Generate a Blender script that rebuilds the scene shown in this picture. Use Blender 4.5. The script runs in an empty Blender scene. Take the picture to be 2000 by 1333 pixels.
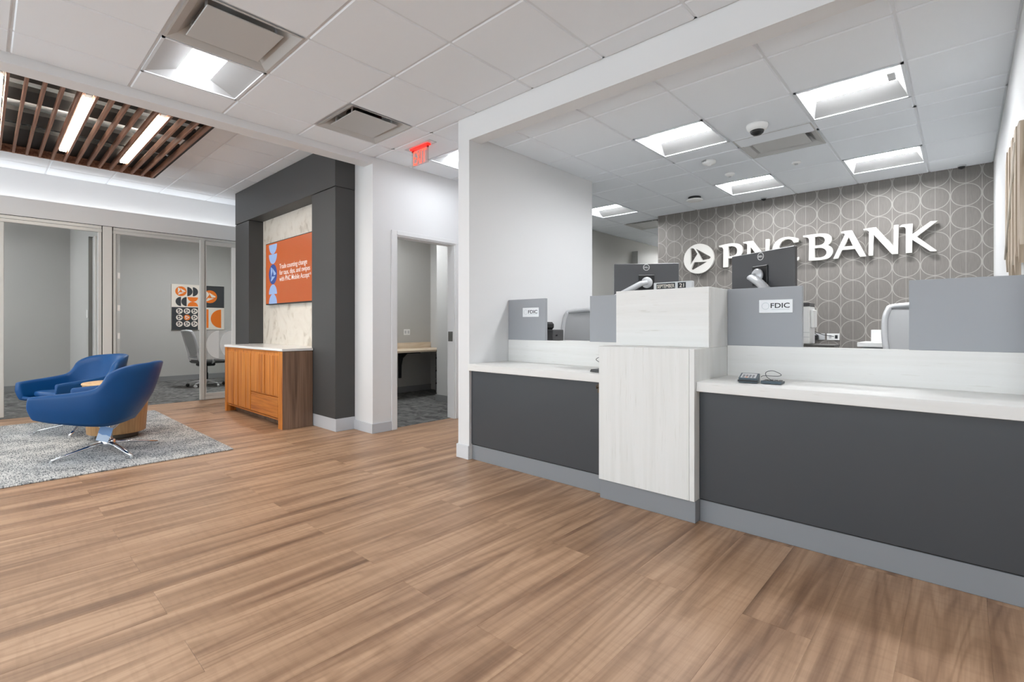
import bpy, math, random
from mathutils import Vector, Matrix
random.seed(7)
S = bpy.context.scene
COL = S.collection
PI = math.pi
R = math.radians
# ---------------------------------------------------------------- camera, world, exposure
cam = bpy.data.objects.new('camera', bpy.data.cameras.new('camera'))
COL.objects.link(cam)
cam.location = (0, 0, 1.115)
cam.rotation_euler = (R(90), 0, 0.7444)
cam.data.sensor_width = 36.0
cam.data.lens = 956.0 / 2000 * 36
cam.data.shift_y = -29.3 / 2000
cam.data.clip_start = 0.05
S.camera = cam
W = bpy.data.worlds.new('daylight'); S.world = W; W.use_nodes = True
W.node_tree.nodes['Background'].inputs[0].default_value = (0.86, 0.93, 1.0, 1)
W.node_tree.nodes['Background'].inputs[1].default_value = 3.0
S.view_settings.view_transform = 'Standard'
S.view_settings.look = 'None'
S.view_settings.exposure = 0.7
S.view_settings.gamma = 1.0
S.view_settings.use_curve_mapping = False
TROFFER = 22.0      # emission of the recessed ceiling lights
COVE = 6.5
LED = 26.0

# ---------------------------------------------------------------- materials
MATS = {}
def srgb(r, g, b):
    f = lambda c: (c/255/12.92) if c/255 <= .04045 else ((c/255+.055)/1.055)**2.4
    return (f(r), f(g), f(b), 1)
def new_mat(name):
    m = bpy.data.materials.new(name); m.use_nodes = True
    MATS[name] = m
    nt = m.node_tree
    return m, nt, nt.nodes['Principled BSDF']
def node(nt, t, **kw):
    n = nt.nodes.new(t)
    for k, v in kw.items():
        if k.startswith('i_'):
            n.inputs[int(k[2:])].default_value = v
        else: setattr(n, k, v)
    return n
def pmat(name, rgb, rough=.5, metal=0, spec=.5, noise=0, nscale=40, bump=0):
    m, nt, b = new_mat(name)
    c = srgb(*rgb)
    b.inputs['Base Color'].default_value = c
    b.inputs['Roughness'].default_value = rough
    b.inputs['Metallic'].default_value = metal
    b.inputs['Specular IOR Level'].default_value = spec
    if noise or bump:
        tc = node(nt, 'ShaderNodeTexCoord')
        nz = node(nt, 'ShaderNodeTexNoise'); nz.inputs['Scale'].default_value = nscale; nz.inputs['Detail'].default_value = 4
        nt.links.new(tc.outputs['Object'], nz.inputs['Vector'])
        if noise:
            mx = node(nt, 'ShaderNodeMix', data_type='RGBA')
            mx.inputs[6].default_value = tuple(min(1, x*(1-noise)) for x in c[:3])+(1,)
            mx.inputs[7].default_value = tuple(min(1, x*(1+noise)) for x in c[:3])+(1,)
            nt.links.new(nz.outputs[0], mx.inputs[0]); nt.links.new(mx.outputs[2], b.inputs['Base Color'])
        if bump:
            bp = node(nt, 'ShaderNodeBump'); bp.inputs['Strength'].default_value = bump; bp.inputs['Distance'].default_value = .002
            nt.links.new(nz.outputs[0], bp.inputs['Height']); nt.links.new(bp.outputs[0], b.inputs['Normal'])
    return m
def emat(name, rgb, strength):
    m, nt, b = new_mat(name)
    b.inputs['Base Color'].default_value = srgb(*rgb)
    b.inputs['Emission Color'].default_value = srgb(*rgb)
    b.inputs['Emission Strength'].default_value = strength
    return m
def ramp(nt, stops):
    r = node(nt, 'ShaderNodeValToRGB')
    e = r.color_ramp.elements
    while len(e) < len(stops): e.new(.5)
    for x, (p, c) in zip(e, stops):
        x.position = p; x.color = c if len(c) == 4 else srgb(*c)
    return r
def streaks(name, stops, scale, rough=.5, spec=.5, rand=0, scale2=None, stops2=None, bump=0, distort=.6, detail=6):
    """layers of stretched noise over object/world position -> colour ramp"""
    m, nt, b = new_mat(name)
    g = node(nt, 'ShaderNodeNewGeometry')
    vec = g.outputs['Position']
    if rand:
        oi = node(nt, 'ShaderNodeObjectInfo')
        sc = node(nt, 'ShaderNodeVectorMath', operation='SCALE'); sc.inputs[0].default_value = (37, 61, 23)
        nt.links.new(oi.outputs['Random'], sc.inputs['Scale'])
        ad = node(nt, 'ShaderNodeVectorMath', operation='ADD')
        nt.links.new(vec, ad.inputs[0]); nt.links.new(sc.outputs[0], ad.inputs[1]); vec = ad.outputs[0]
    mp = node(nt, 'ShaderNodeMapping'); mp.inputs['Scale'].default_value = scale
    nt.links.new(vec, mp.inputs[0])
    nz = node(nt, 'ShaderNodeTexNoise'); nz.inputs['Scale'].default_value = 1; nz.inputs['Detail'].default_value = detail
    nz.inputs['Distortion'].default_value = distort
    nt.links.new(mp.outputs[0], nz.inputs['Vector'])
    r = ramp(nt, stops); nt.links.new(nz.outputs[0], r.inputs[0])
    col = r.outputs[0]; h = nz.outputs[0]
    if scale2:
        mp2 = node(nt, 'ShaderNodeMapping'); mp2.inputs['Scale'].default_value = scale2
        nt.links.new(vec, mp2.inputs[0])
        n2 = node(nt, 'ShaderNodeTexNoise'); n2.inputs['Scale'].default_value = 1; n2.inputs['Detail'].default_value = 5
        nt.links.new(mp2.outputs[0], n2.inputs['Vector'])
        r2 = ramp(nt, stops2); nt.links.new(n2.outputs[0], r2.inputs[0])
        mx = node(nt, 'ShaderNodeMix', data_type='RGBA', blend_type='MULTIPLY'); mx.inputs[0].default_value = 1
        nt.links.new(col, mx.inputs[6]); nt.links.new(r2.outputs[0], mx.inputs[7]); col = mx.outputs[2]; h = n2.outputs[0]
    nt.links.new(col, b.inputs['Base Color'])
    b.inputs['Roughness'].default_value = rough; b.inputs['Specular IOR Level'].default_value = spec
    if bump:
        bp = node(nt, 'ShaderNodeBump'); bp.inputs['Strength'].default_value = bump; bp.inputs['Distance'].default_value = .001
        nt.links.new(h, bp.inputs['Height']); nt.links.new(bp.outputs[0], b.inputs['Normal'])
    return m

white = pmat('white_paint', (226, 226, 226), .6, spec=.3)
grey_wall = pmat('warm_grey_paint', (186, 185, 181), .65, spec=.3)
tile_m = pmat('ceiling_tile', (236, 240, 244), .9, spec=.1, noise=.02, nscale=300, bump=.15)
tee_m = pmat('white_metal', (224, 228, 232), .4)
plenum = pmat('plenum_grey', (150, 150, 148), .9)
reflector = pmat('lamp_white', (176, 176, 175), .45)
diff_m = pmat('diffuser_grey_white', (190, 190, 188), .45)
lens_m = emat('lamp_lens', (243, 248, 255), TROFFER)
lens_hi = emat('lamp_lens_inner_rooms', (250, 252, 255), TROFFER*2.1)
lens_off = emat('lamp_lens_offices', (250, 252, 255), TROFFER*5.2)
lensw_m = emat('led_lens', (255, 246, 231), LED)
cove_m = emat('cove_led', (250, 252, 255), COVE)
dark_lam = pmat('charcoal_laminate', (63, 66, 70), .36, spec=.5)
niche_m = pmat('charcoal_panel', (72, 72, 72), .5, spec=.4)
kick_m = pmat('grey_kick', (136, 139, 143), .5)
base_m = pmat('light_grey_base', (196, 199, 204), .5)
base_dark = pmat('mid_grey_base', (140, 141, 141), .6)
panel_m = pmat('grey_laminate', (158, 161, 165), .5)
alu = pmat('satin_aluminium', (205, 205, 202), .35, metal=.15)
alu_d = pmat('dark_grey_metal', (110, 110, 106), .4, metal=.3)  # darker grey metal for frame pieces, brackets, plates and pins
chrome = pmat('chrome', (228, 229, 231), .16, metal=1)
silver = pmat('silver_plastic', (200, 201, 203), .35, metal=.2)
black = pmat('black_plastic', (28, 28, 29), .45)
dark_pl = pmat('charcoal_plastic', (66, 66, 67), .4)
mon_m = pmat('monitor_back', (84, 84, 86), .38)
whitep = pmat('white_plastic', (236, 236, 234), .4)
greyp = pmat('grey_plastic', (196, 197, 198), .45)
sign_m = pmat('off_white_sign', (222, 219, 213), .45)
ink = pmat('black_ink', (38, 40, 42), .6)
ink_soft = pmat('pale_grey_ink', (214, 220, 222), .6)
orange_m = pmat('orange_print', (233, 118, 10), .6)
cream_m = pmat('cream_print', (232, 224, 212), .6)
char_m = pmat('charcoal_print', (48, 51, 54), .6)
bronze = pmat('bronze', (92, 78, 62), .35, metal=.8)
leather = pmat('blue_leather', (2, 70, 126), .42, spec=.35, noise=.05, nscale=260, bump=.12)
quartz = pmat('white_quartz', (238, 238, 236), .18, noise=.02, nscale=30)
blk_board = pmat('black_board', (30, 28, 26), .6)
tag_m = pmat('blue_white_card', (196, 214, 236), .4)
tag_b = pmat('pale_blue_card', (120, 158, 206), .4)
drum_m = streaks('light_oak', [(.3, (176, 132, 86)), (.7, (205, 164, 116))], (50, 50, 2), .45)
oak_top = streaks('pale_oak_top', [(.3, (196, 158, 112)), (.7, (220, 184, 138))], (4, 40, 4), .4)
desk_m = streaks('pale_maple', [(.3, (212, 192, 166)), (.7, (230, 214, 192))], (30, 3, 30), .45)
teak = streaks('orange_teak', [(.28, (142, 72, 22)), (.42, (206, 126, 48)), (.62, (226, 152, 70)), (.8, (164, 86, 30))], (24, 24, .7), .4, rand=1,
               scale2=(120, 120, 4), stops2=[(.3, (225, 215, 205)), (.7, (255, 255, 255))])
teak_h = streaks('orange_teak_horizontal', [(.25, (160, 84, 28)), (.45, (206, 128, 50)), (.7, (222, 150, 70))], (1.2, 26, 26), .4,
                 scale2=(4, 120, 120), stops2=[(.3, (225, 215, 205)), (.7, (255, 255, 255))])
walnut = streaks('brown_walnut', [(.25, (104, 80, 64)), (.5, (142, 114, 94)), (.75, (164, 136, 116))], (14, 14, .8), .45,
                 scale2=(90, 90, 2), stops2=[(.3, (215, 210, 205)), (.7, (255, 255, 255))])
slat_m = streaks('walnut_slat', [(.3, (112, 76, 58)), (.7, (156, 114, 92))], (2, 60, 60), .5)
lam_v = streaks('white_grain_vertical', [(.3, (222, 222, 218)), (.55, (229, 229, 226)), (.8, (232, 232, 230))], (20, 20, .8), .45, spec=.35,
                scale2=(110, 110, 5), stops2=[(.26, (240, 239, 236)), (.38, (255, 255, 255))])
lam_h = streaks('white_grain_horizontal', [(.3, (226, 225, 221)), (.55, (230, 229, 226)), (.8, (233, 233, 230))], (.8, 14, 26), .4, spec=.35,
                scale2=(7, 80, 110), stops2=[(.26, (240, 239, 235)), (.36, (255, 255, 255))])
marble = streaks('cream_marble', [(.34, (202, 192, 177)), (.42, (226, 218, 206)), (.58, (232, 225, 214)), (.8, (224, 215, 201))], (3, 3, 2.2), .3,
                 scale2=(9, 9, 7), stops2=[(.3, (238, 235, 230)), (.42, (255, 255, 255))], distort=2.2, detail=9)
carpet_m = streaks('grey_carpet', [(.3, (84, 84, 82)), (.5, (122, 122, 120)), (.7, (150, 149, 146))], (7, 9, 1), .95, spec=.1, distort=1.2, detail=12,
                   scale2=(160, 160, 1), stops2=[(.3, (190, 190, 190)), (.7, (255, 255, 255))])
art_wood = streaks('weathered_wood', [(.3, (150, 132, 112)), (.5, (186, 170, 150)), (.75, (206, 194, 178))], (30, 30, 2), .7, rand=1)

def floor_material():
    m, nt, b = new_mat('oak_plank')
    g = node(nt, 'ShaderNodeNewGeometry'); oi = node(nt, 'ShaderNodeObjectInfo')
    sc = node(nt, 'ShaderNodeVectorMath', operation='SCALE'); sc.inputs[0].default_value = (137, 261, 73)
    nt.links.new(oi.outputs['Random'], sc.inputs['Scale'])
    ad = node(nt, 'ShaderNodeVectorMath', operation='ADD')
    nt.links.new(g.outputs['Position'], ad.inputs[0]); nt.links.new(sc.outputs[0], ad.inputs[1])
    def nz(scale, detail, dist=0., rough=.5):
        mp = node(nt, 'ShaderNodeMapping'); mp.inputs['Scale'].default_value = scale
        nt.links.new(ad.outputs[0], mp.inputs[0])
        n = node(nt, 'ShaderNodeTexNoise'); n.inputs['Scale'].default_value = 1
        n.inputs['Detail'].default_value = detail; n.inputs['Distortion'].default_value = dist; n.inputs['Roughness'].default_value = rough
        nt.links.new(mp.outputs[0], n.inputs['Vector']); return n
    n1 = nz((8.5, .5, 1), 5, .8, .55)
    c1 = ramp(nt, [(.27, (126, 97, 74)), (.41, (162, 128, 101)), (.55, (188, 153, 123)), (.75, (204, 169, 139))])
    nt.links.new(n1.outputs[0], c1.inputs[0])
    # growth-ring figure: contour lines of a smooth field
    n2 = nz((6, .45, 1), 1.5, .6, .4)
    ml = node(nt, 'ShaderNodeMath', operation='MULTIPLY'); ml.inputs[1].default_value = 60
    nt.links.new(n2.outputs[0], ml.inputs[0])
    si = node(nt, 'ShaderNodeMath', operation='SINE'); nt.links.new(ml.outputs[0], si.inputs[0])
    rr = ramp(nt, [(.0, (214, 206, 198)), (.45, (250, 248, 246)), (1., (255, 255, 255))])
    ma = node(nt, 'ShaderNodeMapRange'); ma.inputs[1].default_value = -1; ma.inputs[2].default_value = 1
    nt.links.new(si.outputs[0], ma.inputs[0]); nt.links.new(ma.outputs[0], rr.inputs[0])
    n3 = nz((150, 3.0, 1), 5)
    c3 = ramp(nt, [(.3, (228, 222, 216)), (.62, (252, 250, 248))]); nt.links.new(n3.outputs[0], c3.inputs[0])
    m1 = node(nt, 'ShaderNodeMix', data_type='RGBA', blend_type='MULTIPLY'); m1.inputs[0].default_value = .6
    nt.links.new(c1.outputs[0], m1.inputs[6]); nt.links.new(rr.outputs[0], m1.inputs[7])
    m2 = node(nt, 'ShaderNodeMix', data_type='RGBA', blend_type='MULTIPLY'); m2.inputs[0].default_value = .6
    nt.links.new(m1.outputs[2], m2.inputs[6]); nt.links.new(c3.outputs[0], m2.inputs[7])
    n4 = nz((7, 42, 1), 4, .4)
    c4 = ramp(nt, [(.36, (226, 221, 216)), (.52, (255, 255, 255))]); nt.links.new(n4.outputs[0], c4.inputs[0])
    m3 = node(nt, 'ShaderNodeMix', data_type='RGBA', blend_type='MULTIPLY'); m3.inputs[0].default_value = .28
    nt.links.new(m2.outputs[2], m3.inputs[6]); nt.links.new(c4.outputs[0], m3.inputs[7]); m2 = m3
    hv = node(nt, 'ShaderNodeHueSaturation')
    vr = node(nt, 'ShaderNodeMapRange'); vr.inputs[3].default_value = .97; vr.inputs[4].default_value = 1.04
    nt.links.new(oi.outputs['Random'], vr.inputs[0]); nt.links.new(vr.outputs[0], hv.inputs['Value'])
    nt.links.new(m2.outputs[2], hv.inputs['Color']); nt.links.new(hv.outputs[0], b.inputs['Base Color'])
    b.inputs['Roughness'].default_value = .4; b.inputs['Specular IOR Level'].default_value = .42
    bp = node(nt, 'ShaderNodeBump'); bp.inputs['Strength'].default_value = .12; bp.inputs['Distance'].default_value = .001
    nt.links.new(n3.outputs[0], bp.inputs['Height']); nt.links.new(bp.outputs[0], b.inputs['Normal'])
    return m
plank_m = floor_material()

def rug_material():
    m, nt, b = new_mat('woven_grey_rug')
    g = node(nt, 'ShaderNodeNewGeometry')
    def nz(scale):
        mp = node(nt, 'ShaderNodeMapping'); mp.inputs['Scale'].default_value = scale
        nt.links.new(g.outputs['Position'], mp.inputs[0])
        n = node(nt, 'ShaderNodeTexNoise'); n.inputs['Scale'].default_value = 1; n.inputs['Detail'].default_value = 2
        nt.links.new(mp.outputs[0], n.inputs['Vector']); return n
    a = nz((150, 26, 1)); c = nz((24, 110, 1)); d = nz((5, 5, 1))
    mx = node(nt, 'ShaderNodeMath', operation='MAXIMUM')
    nt.links.new(a.outputs[0], mx.inputs[0]); nt.links.new(c.outputs[0], mx.inputs[1])
    s = node(nt, 'ShaderNodeMath', operation='MULTIPLY_ADD'); s.inputs[1].default_value = .25
    nt.links.new(d.outputs[0], s.inputs[0]); nt.links.new(mx.outputs[0], s.inputs[2])
    r = ramp(nt, [(.52, (222, 222, 219)), (.64, (188, 189, 188)), (.74, (120, 123, 126)), (.84, (92, 95, 98))])
    nt.links.new(s.outputs[0], r.inputs[0]); nt.links.new(r.outputs[0], b.inputs['Base Color'])
    b.inputs['Roughness'].default_value = .95; b.inputs['Specular IOR Level'].default_value = .1
    bp = node(nt, 'ShaderNodeBump'); bp.inputs['Strength'].default_value = .5; bp.inputs['Distance'].default_value = .004
    nt.links.new(a.outputs[0], bp.inputs['Height']); nt.links.new(bp.outputs[0], b.inputs['Normal'])
    return m
rug_m = rug_material()

def wallpaper_material():
    m, nt, b = new_mat('circle_wallpaper')
    g = node(nt, 'ShaderNodeNewGeometry'); sp = node(nt, 'ShaderNodeSeparateXYZ')
    nt.links.new(g.outputs['Position'], sp.inputs[0])
    def mth(op, a, v=None, b2=None):
        n = node(nt, 'ShaderNodeMath', operation=op)
        nt.links.new(a, n.inputs[0])
        if v is not None: n.inputs[1].default_value = v
        if b2 is not None: nt.links.new(b2, n.inputs[1])
        return n.outputs[0]
    PX, PZ = .2337, .2272
    def cell(src, off, per):   # signed distance from the cell centre in metres
        t = mth('DIVIDE', mth('SUBTRACT', src, off), per)
        f = mth('FRACT', mth('ADD', t, 50.0))
        return mth('MULTIPLY', mth('SUBTRACT', f, .5), per)
    cx = cell(sp.outputs[0], -1.029, PX); cz = cell(sp.outputs[2], 1.18, PZ)
    ax = mth('ABSOLUTE', cx)
    u = mth('DIVIDE', cx, PX/2); v = mth('DIVIDE', cz, PZ/2)
    rad = mth('SQRT', mth('ADD', mth('MULTIPLY', u, None, u), None, mth('MULTIPLY', v, None, v)))
    ring = mth('LESS_THAN', mth('ABSOLUTE', mth('SUBTRACT', rad, .965)), .032)
    l1 = mth('LESS_THAN', ax, .0019)
    l2 = mth('GREATER_THAN', ax, PX/2-.0026)
    line = mth('MAXIMUM', mth('MAXIMUM', ring, None, l1), None, l2)
    tc = node(nt, 'ShaderNodeMapping'); tc.inputs['Scale'].default_value = (260, 1, 14)
    nt.links.new(g.outputs['Position'], tc.inputs[0])
    n = node(nt, 'ShaderNodeTexNoise'); n.inputs['Scale'].default_value = 1; n.inputs['Detail'].default_value = 3
    nt.links.new(tc.outputs[0], n.inputs['Vector'])
    r = ramp(nt, [(.3, (115, 110, 105)), (.7, (126, 121, 116))]); nt.links.new(n.outputs[0], r.inputs[0])
    mx = node(nt, 'ShaderNodeMix', data_type='RGBA'); mx.inputs[7].default_value = srgb(158, 154, 147)
    nt.links.new(line, mx.inputs[0]); nt.links.new(r.outputs[0], mx.inputs[6]); nt.links.new(mx.outputs[2], b.inputs['Base Color'])
    b.inputs['Roughness'].default_value = .6
    return m
paper_m = wallpaper_material()

def glass_material(name, tint, refl=1.0, body=None, fac=0.):
    m, nt, b = new_mat(name)
    nt.nodes.remove(b)
    out = nt.nodes['Material Output']
    t = node(nt, 'ShaderNodeBsdfTransparent'); t.inputs[0].default_value = tint
    base = t.outputs[0]
    if body:
        d = node(nt, 'ShaderNodeBsdfDiffuse'); d.inputs[0].default_value = body
        mb = node(nt, 'ShaderNodeMixShader'); mb.inputs[0].default_value = fac
        nt.links.new(base, mb.inputs[1]); nt.links.new(d.outputs[0], mb.inputs[2]); base = mb.outputs[0]
    gl = node(nt, 'ShaderNodeBsdfGlossy'); gl.inputs['Roughness'].default_value = .02
    fr = node(nt, 'ShaderNodeFresnel'); fr.inputs[0].default_value = 1.45
    ml = node(nt, 'ShaderNodeMath', operation='MULTIPLY'); ml.inputs[1].default_value = refl*.5
    nt.links.new(fr.outputs[0], ml.inputs[0])
    mx = node(nt, 'ShaderNodeMixShader')
    nt.links.new(ml.outputs[0], mx.inputs[0]); nt.links.new(base, mx.inputs[1]); nt.links.new(gl.outputs[0], mx.inputs[2])
    nt.links.new(mx.outputs[0], out.inputs[0])
    return m
glass_m = glass_material('clear_glass', (.97, .98, .975, 1))
film_m = glass_material('frosted_film', (1, 1, 1, 1), .3, (.86, .87, .87, 1), .8)
film2_m = glass_material('light_film', (1, 1, 1, 1), .3, (.7, .71, .71, 1), .5)
acrylic = glass_material('clear_acrylic', (.94, .90, .89, 1), .8)
exit_m = emat('exit_red', (255, 84, 62), 1.0)
exit_bar = emat('exit_led_bar', (255, 30, 22), 1.6)
def screen(name, rgb, k):
    m = emat(name, rgb, k); m.node_tree.nodes['Principled BSDF'].inputs['Base Color'].default_value = (.01, .01, .01, 1)
    m.node_tree.nodes['Principled BSDF'].inputs['Roughness'].default_value = .25
    return m
scr_or = screen('screen_orange', (200, 90, 14), .56)
scr_bl = screen('screen_pale_blue', (150, 176, 220), .62)
scr_nv = screen('screen_navy', (24, 66, 144), .62)
scr_tx = screen('screen_text', (238, 228, 222), .62)

# ---------------------------------------------------------------- mesh helpers
class MB:
    def __init__(s): s.v = []; s.f = []; s.sm = []
    def add(s, verts, faces, smooth=False):
        o = len(s.v); s.v += [tuple(p) for p in verts]
        for f in faces: s.f.append(tuple(i+o for i in f)); s.sm.append(smooth)
        return s
    def box(s, x0, x1, y0, y1, z0, z1, bev=0.):
        if x1 < x0: x0, x1 = x1, x0
        if y1 < y0: y0, y1 = y1, y0
        if z1 < z0: z0, z1 = z1, z0
        b = min(bev, (x1-x0)*.45, (y1-y0)*.45, (z1-z0)*.45)
        if b <= 0:
            v = [(x, y, z) for z in (z0, z1) for y in (y0, y1) for x in (x0, x1)]
            return s.add(v, [(0, 2, 3, 1), (4, 5, 7, 6), (0, 1, 5, 4), (2, 6, 7, 3), (0, 4, 6, 2), (1, 3, 7, 5)])
        V = []; idx = {}
        for sx in (0, 1):
            for sy in (0, 1):
                for sz in (0, 1):
                    c = ((x0, x1)[sx], (y0, y1)[sy], (z0, z1)[sz])
                    i = (b if not sx else -b, b if not sy else -b, b if not sz else -b)
                    for a in range(3):
                        p = [c[k] + (0 if k == a else i[k]) for k in range(3)]
                        idx[(sx, sy, sz, a)] = len(V); V.append(p)
        F = []
        for a in range(3):
            o1, o2 = (a+1) % 3, (a+2) % 3
            for sd in (0, 1):
                q = []
                for (p1, p2) in ((0, 0), (1, 0), (1, 1), (0, 1)):
                    k = [0, 0, 0]; k[a] = sd; k[o1] = p1; k[o2] = p2
                    q.append(idx[(*k, a)])
                F.append(tuple(q if sd else q[::-1]))
        for a in range(3):
            o1, o2 = (a+1) % 3, (a+2) % 3
            for p1 in (0, 1):
                for p2 in (0, 1):
                    k0 = [0, 0, 0]; k0[o1] = p1; k0[o2] = p2
                    k1 = list(k0); k1[a] = 1
                    q = [idx[(*k0, o1)], idx[(*k1, o1)], idx[(*k1, o2)], idx[(*k0, o2)]]
                    F.append(tuple(q[::-1] if p1 == p2 else q))
        for sx in (0, 1):
            for sy in (0, 1):
                for sz in (0, 1):
                    q = [idx[(sx, sy, sz, a)] for a in range(3)]
                    F.append(tuple(q if (sx+sy+sz) % 2 else q[::-1]))
        return s.add(V, F)
    def prism(s, poly, h0, h1, plane='xy'):
        n = len(poly)
        def p3(p, h): return {'xy': (p[0], p[1], h), 'xz': (p[0], h, p[1]), 'yz': (h, p[0], p[1])}[plane]
        v = [p3(p, h0) for p in poly]+[p3(p, h1) for p in poly]
        f = [tuple(range(n))[::-1], tuple(range(n, 2*n))]+[(i, (i+1) % n, n+(i+1) % n, n+i) for i in range(n)]
        return s.add(v, f)
    def lathe(s, prof, c=(0, 0, 0), n=24, axis='z', smooth=True):
        V = []; F = []
        for r, h in prof:
            for i in range(n):
                a = 2*PI*i/n; p = (r*math.cos(a), r*math.sin(a), h)
                if axis == 'x': p = (p[2], p[0], p[1])
                if axis == 'y': p = (p[0], p[2], p[1])
                V.append((p[0]+c[0], p[1]+c[1], p[2]+c[2]))
        m = len(prof)
        for j in range(m-1):
            for i in range(n):
                k = (i+1) % n
                F.append((j*n+i, j*n+k, (j+1)*n+k, (j+1)*n+i))
        if prof[0][0] > 1e-6: F.append(tuple(range(n))[::-1])
        if prof[-1][0] > 1e-6: F.append(tuple(range((m-1)*n, m*n)))
        return s.add(V, F, smooth)
    def tube(s, path, rad, n=10, flat=1.0, smooth=True):
        path = [Vector(p) for p in path]; m = len(path)
        rad = rad if isinstance(rad, (list, tuple)) else [rad]*m
        V = []; F = []; up = None
        for i, p in enumerate(path):
            t = (path[min(i+1, m-1)]-path[max(i-1, 0)]).normalized()
            if up is None:
                up = Vector((0, 0, 1)) if abs(t.z) < .95 else Vector((1, 0, 0))
            sd = t.cross(up).normalized(); u2 = sd.cross(t).normalized(); up = u2
            for k in range(n):
                a = 2*PI*k/n
                V.append(p+sd*(math.cos(a)*rad[i])+u2*(math.sin(a)*rad[i]*flat))
        for i in range(m-1):
            for k in range(n):
                q = (k+1) % n
                F.append((i*n+k, i*n+q, (i+1)*n+q, (i+1)*n+k))
        F.append(tuple(range(n))[::-1]); F.append(tuple(range((m-1)*n, m*n)))
        return s.add(V, F, smooth)
    def xf(s, M, start=0):
        for i in range(start, len(s.v)): s.v[i] = tuple(M @ Vector(s.v[i]))
        return s
    def mesh(s, name, mat, org=(0, 0, 0)):
        me = bpy.data.meshes.new(name)
        me.from_pydata([(p[0]-org[0], p[1]-org[1], p[2]-org[2]) for p in s.v], [], s.f)
        me.polygons.foreach_set('use_smooth', s.sm)
        me.materials.append(mat); me.update()
        return me
    def build(s, name, mat, parent=None, org=(0, 0, 0), label=None):
        return link(name, s.mesh(name, mat, org), parent, label=label)
def link(name, me, parent=None, loc=(0, 0, 0), rz=0, label=None):
    o = bpy.data.objects.new(name, me); COL.objects.link(o)
    o.location = loc; o.rotation_euler = (0, 0, rz)
    if parent: o.parent = parent
    if label: o['label'] = label
    return o
def B(*a, **k): return MB().box(*a, **k)
def tag(o, label, cat, group=None):
    o['label'] = label; o['category'] = cat
    if group: o['group'] = group
    return o
def thing(name, label, cat, loc=(0, 0, 0), rz=0, group=None):
    o = bpy.data.objects.new(name, None); COL.objects.link(o)
    o.location = loc; o.rotation_euler = (0, 0, rz); o.empty_display_size = .1
    return tag(o, label, cat, group)
def struct(o, label=None):
    o['kind'] = 'structure'
    if label: o['label'] = label
    return o
def solo(name, mb, mat, loc, label, cat, group=None):
    """a thing that is one mesh; mb is in world coordinates"""
    o = mb.build(name, mat, None, loc); o.location = loc
    return tag(o, label, cat, group)
def smooth_sub(o, lv=2):
    md = o.modifiers.new('subdivision', 'SUBSURF'); md.levels = lv; md.render_levels = lv
    for p in o.data.polygons: p.use_smooth = True
    return o
def dup(o, parent=None, loc=None, rz=None):
    c = o.copy(); COL.objects.link(c)
    if parent: c.parent = parent
    if loc is not None: c.location = loc
    if rz is not None: c.rotation_euler = (0, 0, rz)
    for ch in [q for q in bpy.data.objects if q.parent == o]: dup(ch, c)
    return c
TMP = []
def from_curve(cu, name, mat):
    o = bpy.data.objects.new('tmp', cu); COL.objects.link(o)
    bpy.context.view_layer.update()
    dg = bpy.context.evaluated_depsgraph_get()
    me = bpy.data.meshes.new_from_object(o.evaluated_get(dg))
    bpy.data.objects.remove(o)
    me.name = name; me.materials.clear(); me.materials.append(mat)
    return me
def text_mesh(txt, w, h, mat, depth=.0006, bold=0, spacing=1.0):
    """lettering centred on the origin, filling w by h metres, in the local xy plane"""
    cu = bpy.data.curves.new('lettering', 'FONT'); cu.body = txt; cu.extrude = .02; cu.offset = bold; cu.space_character = spacing
    cu.resolution_u = 4
    me = from_curve(cu, 'lettering', mat)
    xs = [v.co.x for v in me.vertices]; ys = [v.co.y for v in me.vertices]; zs = [v.co.z for v in me.vertices]
    x0, x1, y0, y1 = min(xs), max(xs), min(ys), max(ys)
    for v in me.vertices:
        v.co = ((v.co.x-(x0+x1)/2)*w/(x1-x0), (v.co.y-(y0+y1)/2)*h/(y1-y0), depth if v.co.z > 0 else 0)
    return me
def shape_mesh(splines, depth, mat, res=6):
    """filled outline(s) [(x, y, smooth)] in the local xy plane, holes allowed, depth metres thick (towards +z)"""
    cu = bpy.data.curves.new('outline', 'CURVE'); cu.dimensions = '2D'; cu.fill_mode = 'BOTH'; cu.extrude = depth/2; cu.resolution_u = res
    for pts in splines:
        sp = cu.splines.new('BEZIER'); sp.bezier_points.add(len(pts)-1); sp.use_cyclic_u = True
        for bp, p in zip(sp.bezier_points, pts):
            bp.co = (p[0], p[1], 0)
            t = 'AUTO' if len(p) > 2 and p[2] else 'VECTOR'
            bp.handle_left_type = t; bp.handle_right_type = t
    me = from_curve(cu, 'outline', mat)
    for v in me.vertices: v.co.z += depth/2
    return me
def ell(cx, cy, rx, ry=None, n=16, a0=0, a1=360):
    ry = ry or rx
    full = abs(a1-a0) >= 360
    m = n if full else n+1
    return [(cx+rx*math.cos(R(a0+(a1-a0)*i/n)), cy+ry*math.sin(R(a0+(a1-a0)*i/n)), 1 if full else 0) for i in range(m)]
def place(name, me, parent, loc, rot, label=None):
    o = bpy.data.objects.new(name, me); COL.objects.link(o); o.parent = parent
    o.location = loc; o.rotation_euler = rot
    if label: o['label'] = label
    return o
RY = (PI/2, 0, 0)          # local xy plane -> faces -Y, reads along +X
RX = (PI/2, 0, PI/2)       # faces +X, reads along +Y
LOGO = [[(-.533, .70), (-.44, .745, 1), (-.34, .72, 1), (-.267, .648), (-.071, .329), (-.533, -.362)],
        [(-.152, .667), (.733, .10), (.80, .014, 1), (.719, -.076), (.252, -.133), (.024, .3)],
        [(-.267, -.21), (.567, -.248), (-.343, -.70), (-.448, -.70, 1), (-.505, -.61)]]

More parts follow.
